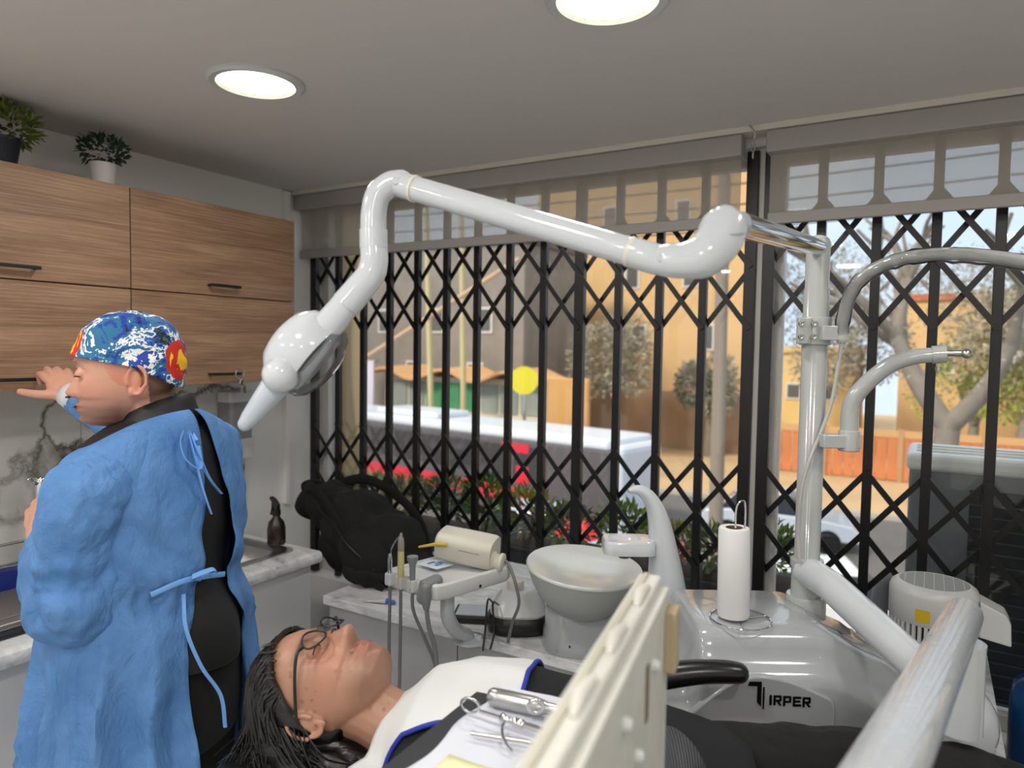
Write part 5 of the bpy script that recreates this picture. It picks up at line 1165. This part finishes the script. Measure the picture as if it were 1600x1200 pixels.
# ------------------------------------------------------------------ outside the window
def out(name, g, m, label, cat, **kw):
    o = obj(name, g, m, **kw); return tag(o, label, cat)
GZ = -3.9
struct('street', G().box(-60, 40, 2.6, 70, GZ-.2, GZ), mat('asphalt', '6d6a68', .9, var=.1, vs=.6))
struct('pavement', G().box(-60, 40, 26.5, 70, GZ, GZ+.14), mat('tan_pavement', 'c9a97f', .9, var=.08, vs=.5))
struct('kerb', G().box(-60, 40, 26.2, 26.5, GZ, GZ+.15), mat('kerb_stone', 'b5aca0', .9))
struct('balcony_ledge', G().box(-3.6, 1.8, 2.6, 3.3, .2, .34), mat('grey_concrete', '77767a', .85, var=.08))
struct('facade_below', G().box(-3.6, 1.8, 2.6, 2.62, GZ, .2), mat('grey_concrete', '77767a', .85))
struct('neighbour_pillar', G().box(-3.30, -3.12, 3.1, 3.4, .34, 4.), mat('cream_render', 'e6c58f', .8))
# planter and its plants
PG = mat('charcoal_planter', '3c3c40', .7)
for x0, x1, lab in ((-2.95, -1.72, 'charcoal planter box outside the left part of the gate'), (-1.70, -.42, 'charcoal planter box outside the middle of the gate')):
    t = thing('planter_box', lab, 'planter', ((x0+x1)/2, 2.85, .34), group='planter boxes on the ledge')
    obj('box', G().box(x0, x1, 2.72, 2.98, .34, .70), PG, t, smooth=0, bevel=.008)
    obj('soil', G().box(x0+.015, x1-.015, 2.735, 2.965, .69, .703), mat('brown_soil', '3d3028', .95, var=.2, vs=40), t, smooth=0)
LG = [leaf_mat('grey_green_leaves', '5b6b45', '93a06a'), leaf_mat('fresh_green_leaves', '4d6a2c', '8fa54c'), leaf_mat('yellow_green_leaves', '7c8038', 'b3a95a')]
pl = [(-2.75, .86), (-2.52, .9), (-2.3, .92), (-2.05, .95), (-1.83, .97), (-1.58, .93), (-1.38, .88), (-1.12, .92), (-.9, .86), (-.72, .88), (-.52, .93)]
words = ['first', 'second', 'third', 'fourth', 'fifth', 'sixth', 'seventh', 'eighth', 'ninth', 'tenth', 'eleventh']
for i, (x, zt) in enumerate(pl):
    t = thing('planter_shrub', '%s leafy shrub from the left in the planters outside the gate' % words[i], 'shrub', (x, 2.85, .703), group='shrubs in the planter boxes')
    h = zt-.703; g = G()
    for k_ in range(5): g.tube([(x, 2.85, .70), (x+rnd.uniform(-.05, .05), 2.85+rnd.uniform(-.05, .05), .70+h*.5), (x+rnd.uniform(-.1, .1), 2.85+rnd.uniform(-.08, .08), .70+h*.9)], .004, 6)
    obj('stem', g, mat('twig', '55452f', .9), t)
    obj('foliage', bush((x, 2.85, .70+h*.6), (.115, .10, h*.45), 230, .05, .022, 40+i, .6), LG[i % 3], t, smooth=0)
    if i in (1, 6, 10):
        for k_ in range(3): obj('flower', G().ell((x+rnd.uniform(-.1, .1), 2.78+rnd.uniform(-.05, .05), zt-rnd.uniform(-.02, .12)), (.014, .014, .011), None, 10, 6), mat('pink_flower', 'c47a80', .6), t)
# outdoor air-conditioning unit
t = thing('outdoor_ac_unit', 'grey outdoor air conditioning unit beyond the right gate', 'air conditioner', (.32, 2.98, .34))
obj('cabinet', G().box(-.05, .75, 2.80, 3.12, .40, 1.225), mat('grey_ac_steel', '6f7276', .5), t, smooth=0, bevel=.02)
obj('top_cover', G().box(-.06, .76, 2.785, 3.13, 1.2, 1.262), mat('pale_ac_top', 'd6d6d2', .5), t, smooth=0, bevel=.02)
for k_ in range(3): obj('top_ridge', G().box(-.03, .73, 2.84+.08*k_, 2.855+.08*k_, 1.262, 1.268), mat('pale_ac_top', 'd6d6d2', .5), t, smooth=0)
fp2 = obj('dark_coil', G().box(.13, .72, 2.792, 2.80, .45, 1.15), mat('dark_coil', '26272a', .6), t, smooth=0)
s0 = None
for k_ in range(17):
    if s0 is None: s0 = obj('fin_wire', G().box(.13, .72, 2.786, 2.792, .46, .464), mat('wire_grey', '4a4c50', .5), t, smooth=0)
    else: copy_obj(s0, t, (0, 0, .04*k_))
for a in (.0, .66): obj('foot', G().box(a, a+.06, 2.82, 3.10, .34, .40), BLACKP, t, smooth=0)
obj('pipe', G().tube(spline([(-.05, 2.95, .75), (-.11, 2.95, .76), (-.13, 2.95, .66), (-.13, 2.95, .36)], 6), .03, 14), mat('grey_lagging', '8b8d90', .8), t)

# bus
def bus(P0, P1):
    P0 = Vector(P0); P1 = Vector(P1); e = (P1-P0); L = e.length; e.normalize(); s = Vector((e.y, -e.x, 0))   # s faces the window
    t = thing('city_bus', 'long city bus with white roof, dark windows and red stripe', 'bus', tuple((P0+P1)/2))
    F = lambda a, b, z: P0+e*a+s*b+Vector((0, 0, z))
    BW = mat('bus_white', 'd9dee6', .35); BD = mat('bus_dark_body', '5c5659', .35); BG = mat('bus_glass', '423f42', .1); BRD = mat('bus_red', 'd4283c', .4)  # dark body lightened so its colour carries the street haze
    def bx(name, a0, a1, b0, b1, z0, z1, m, par=t, bev=0.):
        return obj(name, G().loft([[F(a, b, z) for a, b in ((a0, b0), (a1, b0), (a1, b1), (a0, b1))] for z in (z0, z1)]), m, par, smooth=0, bevel=bev)
    bx('body', 0, L, -1.2, 1.2, .35, 2.75, BD, bev=.12)
    rf = bx('roof', .1, L-.05, -1.22, 1.22, 2.68, 3.0, BW, bev=.12); bx('roof_unit', L*.3, L*.52, -.8, .8, 3.0, 3.2, BW, rf, .06)
    bx('nose', L-.1, L+.35, -1.15, 1.15, .4, 2.85, BW, bev=.25)
    bx('red_stripe', .3, L-2.2, 1.195, 1.22, .75, 1.2, BRD); bx('red_panel', L-4.0, L-2.9, 1.2, 1.225, 2.3, 2.58, BRD); bx('red_panel', L-3.4, L-2.9, 1.2, 1.225, 1.35, 1.9, BRD)
    n = 9; w_ = (L-2.6)/n
    for k_ in range(n): bx('window', .5+k_*w_, .5+(k_+.9)*w_, 1.19, 1.212, 1.5, 2.5, BG)
    for a in (2.2, L*.62, L-2.2):
        for b in (-1.0, 1.05): obj('wheel', G().tube([F(a, b-.13, .48), F(a, b+.13, .48)], .48, 24), BLACKP, t)
bus((-22.5, 22.0, GZ), (-7.3, 19.2, GZ))
# cars
def car(P, ang, colr, label, sc=1.):
    P = Vector(P); e = Vector((math.cos(ang), math.sin(ang), 0)); s = Vector((-e.y, e.x, 0)); F = lambda a, b, z: P+(e*a+s*b+Vector((0, 0, z)))*sc
    t = thing('car', label, 'car', tuple(P), group='parked cars in the street')
    prof = [(-2.1, .35), (-2.15, .7), (-2.0, .9), (-1.3, .98), (1.0, .92), (1.9, .8), (2.1, .6), (2.1, .35)]
    g = G().loft([[F(a, b*(1-.03*(z > .85)), z) for a, z in prof] for b in (-.85, -.8, .8, .85)]); obj('body', g, mat('car_'+colr, colr, .25, coat=.6), t, smooth=30, bevel=.05)
    cab = [(-1.75, .93), (-1.2, 1.42), (.25, 1.46), (1.05, .93)]
    obj('cabin', G().loft([[F(a, b*(1-.18*(z > 1.2)), z) for a, z in cab] for b in (-.76, .76)]), mat('car_glass', '20242a', .08), t, smooth=0, bevel=.04)
    obj('roof', G().loft([[F(a, b, z) for a, b in ((-1.22, -.62), (.28, -.62), (.28, .62), (-1.22, .62))] for z in (1.43, 1.485)]), mat('car_'+colr, colr, .25, coat=.6), t, smooth=0, bevel=.03)
    for a in (-1.35, 1.3):
        for b in (-.75, .75): obj('wheel', G().tube([F(a, b-.1, .33), F(a, b+.1, .33)], .33*sc, 20), BLACKP, t)
car((-3.6, 21.5, GZ), .1, 'b9c2cf', 'pale grey car in the street behind the unit pole')
car((-1.35, 14.6, GZ), .35, 'e3e4e6', 'white car nearest to the window behind the paper towel roll')
car((-8.2, 15.8, GZ), .15, 'c2ccd8', 'silver blue car in front of the bus nose')
car((-17.5, 16.5, GZ), .1, 'd8dce2', 'white car half hidden by the planter shrubs')
# red market umbrella-like cloths
for p, r, lab in (((-3.55, 11.4), .55, 'red cloth canopy in the street right of the water column'), ((-5.9, 12.6), .5, 'red cloth canopy in the street behind the spittoon')):
    t = thing('street_canopy', lab, 'canopy', (p[0], p[1], GZ), group='red canopies')
    obj('post', G().tube([(p[0], p[1], GZ), (p[0], p[1], -1.6)], .03, 10), STEEL, t)
    obj('cloth', G().lathe([(r, -2.1), (r*.95, -2.05), (r*.5, -1.75), (.02, -1.5)], 8, Matrix.Translation((p[0], p[1], 0))), mat('red_cloth', 'd8332f', .7), t, smooth=0, solid=.01)

# buildings
def building(name, label, x0, x1, y, dep, z1, m, wins, rot=0., roof=None, wm=None, ww=(1.0, 1.3)):
    t = thing(name, label, 'building', ((x0+x1)/2, y, GZ))
    obj('wall', G().box(x0, x1, y, y+dep, GZ, z1), m, t, smooth=0)
    obj('parapet', G().box(x0-.15, x1+.15, y-.15, y+dep, z1, z1+.35), roof or m, t, smooth=0)
    for (wx, wz) in wins:
        f = obj('window', G().box(wx-ww[0]/2, wx+ww[0]/2, y-.06, y+.02, wz-ww[1]/2, wz+ww[1]/2), FRAME, t, smooth=0)
        obj('pane', G().box(wx-ww[0]/2+.1, wx+ww[0]/2-.1, y-.08, y-.05, wz-ww[1]/2+.1, wz+ww[1]/2-.1), wm or mat('far_glass', '5d5a58', .2), f, smooth=0)
    return t
TAN = mat('tan_render', 'd3ad7c', .9, var=.07, vs=.4); 
building('tan_building', 'tall tan rendered building across the street, middle of the view', -22, -8.8, 40, 8, 12.5, TAN, [(-19, 6), (-15.5, 6), (-12, 6), (-19, 2.4), (-15, 2.4), (-11, 2.4), (-17, 9.5), (-12.5, 9.5)], ww=(.9, 1.5))
struct('boundary_wall', G().box(-24, -7.5, 37.5, 37.9, GZ, -.6), mat('brown_wall', 'ad8d6e', .9, var=.08, vs=.6))  # wall brown paled in place of distant air haze
building('dark_house', 'dark grey boarded house across the street behind the kiosk', -29, -17.2, 30, 7, 6.8, mat('grey_boards', '8a827a', .9, var=.12, vs=.9), [(-26, 3), (-22.5, 3), (-19.5, 3), (-24, .2), (-20, .2)], roof=mat('dark_roof', '6b6460', .9))  # boards coloured paler to imitate haze
building('yellow_house', 'low yellow house behind the orange fence', -7.4, -3.4, 41, 6, 1.6, mat('yellow_render', 'e3c07c', .9, var=.06, vs=.5), [(-6.4, -.5), (-4.6, -.5)], ww=(.8, .9))
building('ochre_house', 'ochre house with grey windows behind the bare tree', -1.5, 9.5, 44, 7, 4.5, mat('ochre_render', 'd9b27c', .9, var=.08, vs=.4), [(.5, 1.4), (3.0, 1.4), (5.6, 1.4), (8.2, 1.4)], roof=mat('terracotta', 'b5683f', .9), ww=(1.2, 1.6))
# kiosk with a wavy roof
t = thing('street_kiosk', 'pale kiosk with green panels under a wavy orange roof', 'kiosk', (-17.8, 26.9, GZ))
obj('wall', G().box(-23.4, -14.6, 27, 29, GZ, .2), mat('kiosk_cream', 'd8cdb8', .8), t, smooth=0)
for k_ in range(8):
    obj('panel', G().box(-22.9+k_*1.05, -22.0+k_*1.05, 26.93, 27, -1.35, -.05), mat('green_panel', '3f8a5a', .5) if k_ in (2, 3, 4) else mat('smoky_panel', '8f968e', .4), t, smooth=0)
obj('wavy_roof', G().loft([[Vector((-23.8+9.4*i/40, yy, .38+.24*math.sin(i*.42)+dz)) for i in range(41)]+[Vector((-23.8+9.4*i/40, yy, .26+.24*math.sin(i*.42)+dz)) for i in range(40, -1, -1)] for yy, dz in ((26.2, 0), (29.3, .1))]), mat('orange_beige_roof', 'd9a674', .8), t, smooth=30)
obj('counter_ledge', G().box(-23.6, -14.4, 26.5, 27, -1.6, -1.4), mat('kiosk_cream', 'd8cdb8', .8), t, smooth=0)
# sign, hoarding, banners
t = thing('oval_sign', 'bright yellow oval sign on a post across the street', 'sign', (-12.9, 22.6, GZ))
obj('disc', G().lathe([(0, -.04), (.52, -.04), (.52, .04), (0, .04)], 40, MT((-12.9, 22.6, .42), (.45, -.9, 0)) @ Matrix.Scale(.92, 4, (0, 0, 1))), mat('yellow_sign', 'dfd02e', .5), t, smooth=30)
obj('post', G().tube([(-12.9, 22.66, GZ), (-12.9, 22.66, .3)], .06, 12), STEEL, t)
out('orange_hoarding', G().box(-13.2, -11.4, 25.0, 25.25, GZ, .45), mat('orange_panel', 'd09c5e', .7), 'orange hoarding panel right of the yellow oval sign', 'hoarding', smooth=0, bevel=.05)
for x, cname, hx, lab in ((-23.3, 'pink', 'dcaaa6', 'faded pink vertical banner left of the kiosk'), (-22.2, 'lilac', 'd9cfdc', 'pale lilac vertical banner left of the kiosk')):
    out('street_banner', G().box(x-.42, x+.42, 24.3, 24.38, GZ, .95), mat('banner_'+cname, hx, .8), lab, 'banner', smooth=0)
# fence of orange boards
t = thing('board_fence', 'orange wooden board fence along the far pavement', 'fence', (-.2, 33.5, GZ+.14))
FO = mat('orange_boards', 'c67a4c', .8, var=.12, vs=1.5); b0 = None; gx = -6.9
for k_ in range(42):
    if k_ % 7 == 0: obj('post', G().box(gx+k_*.42-.02, gx+k_*.42+.18, 33.42, 33.6, GZ+.14, GZ+2.35), mat('fence_post', 'b08a62', .8), t, smooth=0)
    if b0 is None:
        b0 = obj('board', G().box(gx+.02, gx+.40, 33.5, 33.56, GZ+.2, GZ+2.0), FO, t, smooth=0)
    else: copy_obj(b0, t, (k_*.42, 0, 0))
obj('top_rail', G().box(gx, gx+42*.42, 33.46, 33.6, GZ+2.0, GZ+2.3), mat('fence_rail', 'c49a68', .8), t, smooth=0)
# trees
def tree(name, label, base, h, r, crown, m, seed, n, L, W, bare=False, bark='857b71', lean=0.):  # default bark tone lightened, haze put into the colour
    rd = random.Random(seed); b = Vector(base); t = thing(name, label, 'tree', tuple(b)); g = G(); tips = []
    def grow(p, d, ln, rr, lv):
        q = p+d*ln; mid = p.lerp(q, .5)+Vector((rd.uniform(-1, 1), rd.uniform(-1, 1), 0))*ln*.07
        sp = spline([p, mid, q], 3); g.tube(sp, list(np.linspace(rr, rr*.68, len(sp))), 8, False); tips.append(q)
        if lv > 0:
            for k_ in range(rd.choice((2, 3))):
                a = rd.uniform(0, 6.28); dd = (d+Vector((math.cos(a), math.sin(a), rd.uniform(-.1, .35)))*rd.uniform(.5, .85)).normalized(); grow(q, dd, ln*rd.uniform(.6, .8), rr*.62, lv-1)
    grow(b, Vector((lean, 0, 1)).normalized(), h*.36, r, 4 if bare else 2)
    obj('trunk', g, mat('bark_'+bark, bark, .9, var=.15, vs=3), t, smooth=60)
    c = b+Vector((lean*h*.5, 0, h*.66)); f = G()
    for q in range(6 if not bare else 5):
        cc_ = c+Vector((rd.uniform(-1, 1)*crown[0]*.55, rd.uniform(-1, 1)*crown[1]*.55, rd.uniform(-.6, .7)*crown[2]*.6)); f.join(bush(cc_, tuple(x*.6 for x in crown), n, L, W, seed*7+q, .1))
    obj('foliage', f, m, t, smooth=0)
GRN = leaf_mat('hazed_foliage', '73745f', 'a09c84'); GRY = leaf_mat('dry_hazed_foliage', '86806f', 'b3a98f'); YEL = leaf_mat('yellow_foliage', '8d9a3a', 'bcc256')  # leaf tones lightened to stand in for haze over the street
tree('street_tree', 'large bare branched tree behind the curved suction arms', (.45, 21.5, GZ), 10, .42, (4.5, 3, 2.2), GRY, 3, 260, .15, .07, True)
tree('street_tree', 'yellow green small tree left of the kiosk', (-24.9, 25.4, GZ), 7.0, .12, (.9, .9, 1.4), YEL, 9, 160, .22, .12)
for i, (x, y, h, cw, m, lab) in enumerate(((-6.8, 51, 13, 4.2, GRN, 'haze-paled tree above the yellow house'), (0., 56, 14, 5, GRY, 'dry leaved tree behind the ochre house'), (5.5, 40, 9.5, 4.5, GRN, 'haze-paled tree at the far right beyond the fence'), (-26.5, 26.6, 7, 1.6, GRY, 'dry tree in front of the dark house'), (-13.6, 33, 8.6, 2.6, GRY, 'dry bushy tree between dark house and tan building'), (1.8, 38, 6.5, 3, YEL, 'yellowish tree behind the fence'), (-9.6, 36, 5.5, 1.6, GRN, 'small tree by the tan building corner'), (-3.4, 38.2, 8.5, 2.6, GRY, 'dry tree directly behind the unit pole'), (3.6, 36.5, 9, 3.2, GRY, 'dry tree right of the bare trunk'), (8.6, 42, 10, 4, GRY, 'dry tree at the right picture edge'))):
    tree('street_tree', lab, (x, y, GZ), h, .3, (cw, cw*.8, h*.34), m, 20+i, 520, .26, .13)
# poles and wires
out('utility_pole', G().tube([(-4.05, 16.0, GZ), (-4.1, 16.0, 7)], [.17, .13], 14), mat('grey_wood_pole', '8c7f72', .9), 'grey utility pole seen between the gate bars left of the post', 'pole')
out('tree_stake', G().tube([(-17.75, 23.5, GZ), (-18.3, 23.6, 7.5)], [.13, .10], 10), mat('pale_trunk', 'c9bb8e', .9), 'pale straight trunk in front of the dark house', 'pole')
out('tree_stake', G().tube([(-16.9, 24.6, GZ), (-17.3, 24.7, 7.8)], [.13, .10], 10), mat('pale_trunk', 'c9bb8e', .9), 'second pale trunk right of the first one', 'pole')
out('guy_beam', G().tube([(-19.5, 19.2, .2), (-13.2, 22.6, 4.9)], .09, 8), mat('pale_beam', 'c9a98a', .9), 'pale slanting beam across the dark house', 'beam')
for k_, (ya, za) in enumerate(((22, 6.2), (22.4, 6.9), (23, 7.5), (21.5, 5.4), (22.8, 8.2), (24, 9.0))):
    out('overhead_wire', G().tube(spline([(-40, ya+1, za+1.2), (-20, ya, za), (0, ya-.4, za-.15), (22, ya, za+1)], 6), .025, 5), BLACKP, 'thin dark overhead wire, number %s from the lowest of the bundle' % words[(1, 2, 3, 0, 4, 5)[k_]], 'wire', smooth=60)
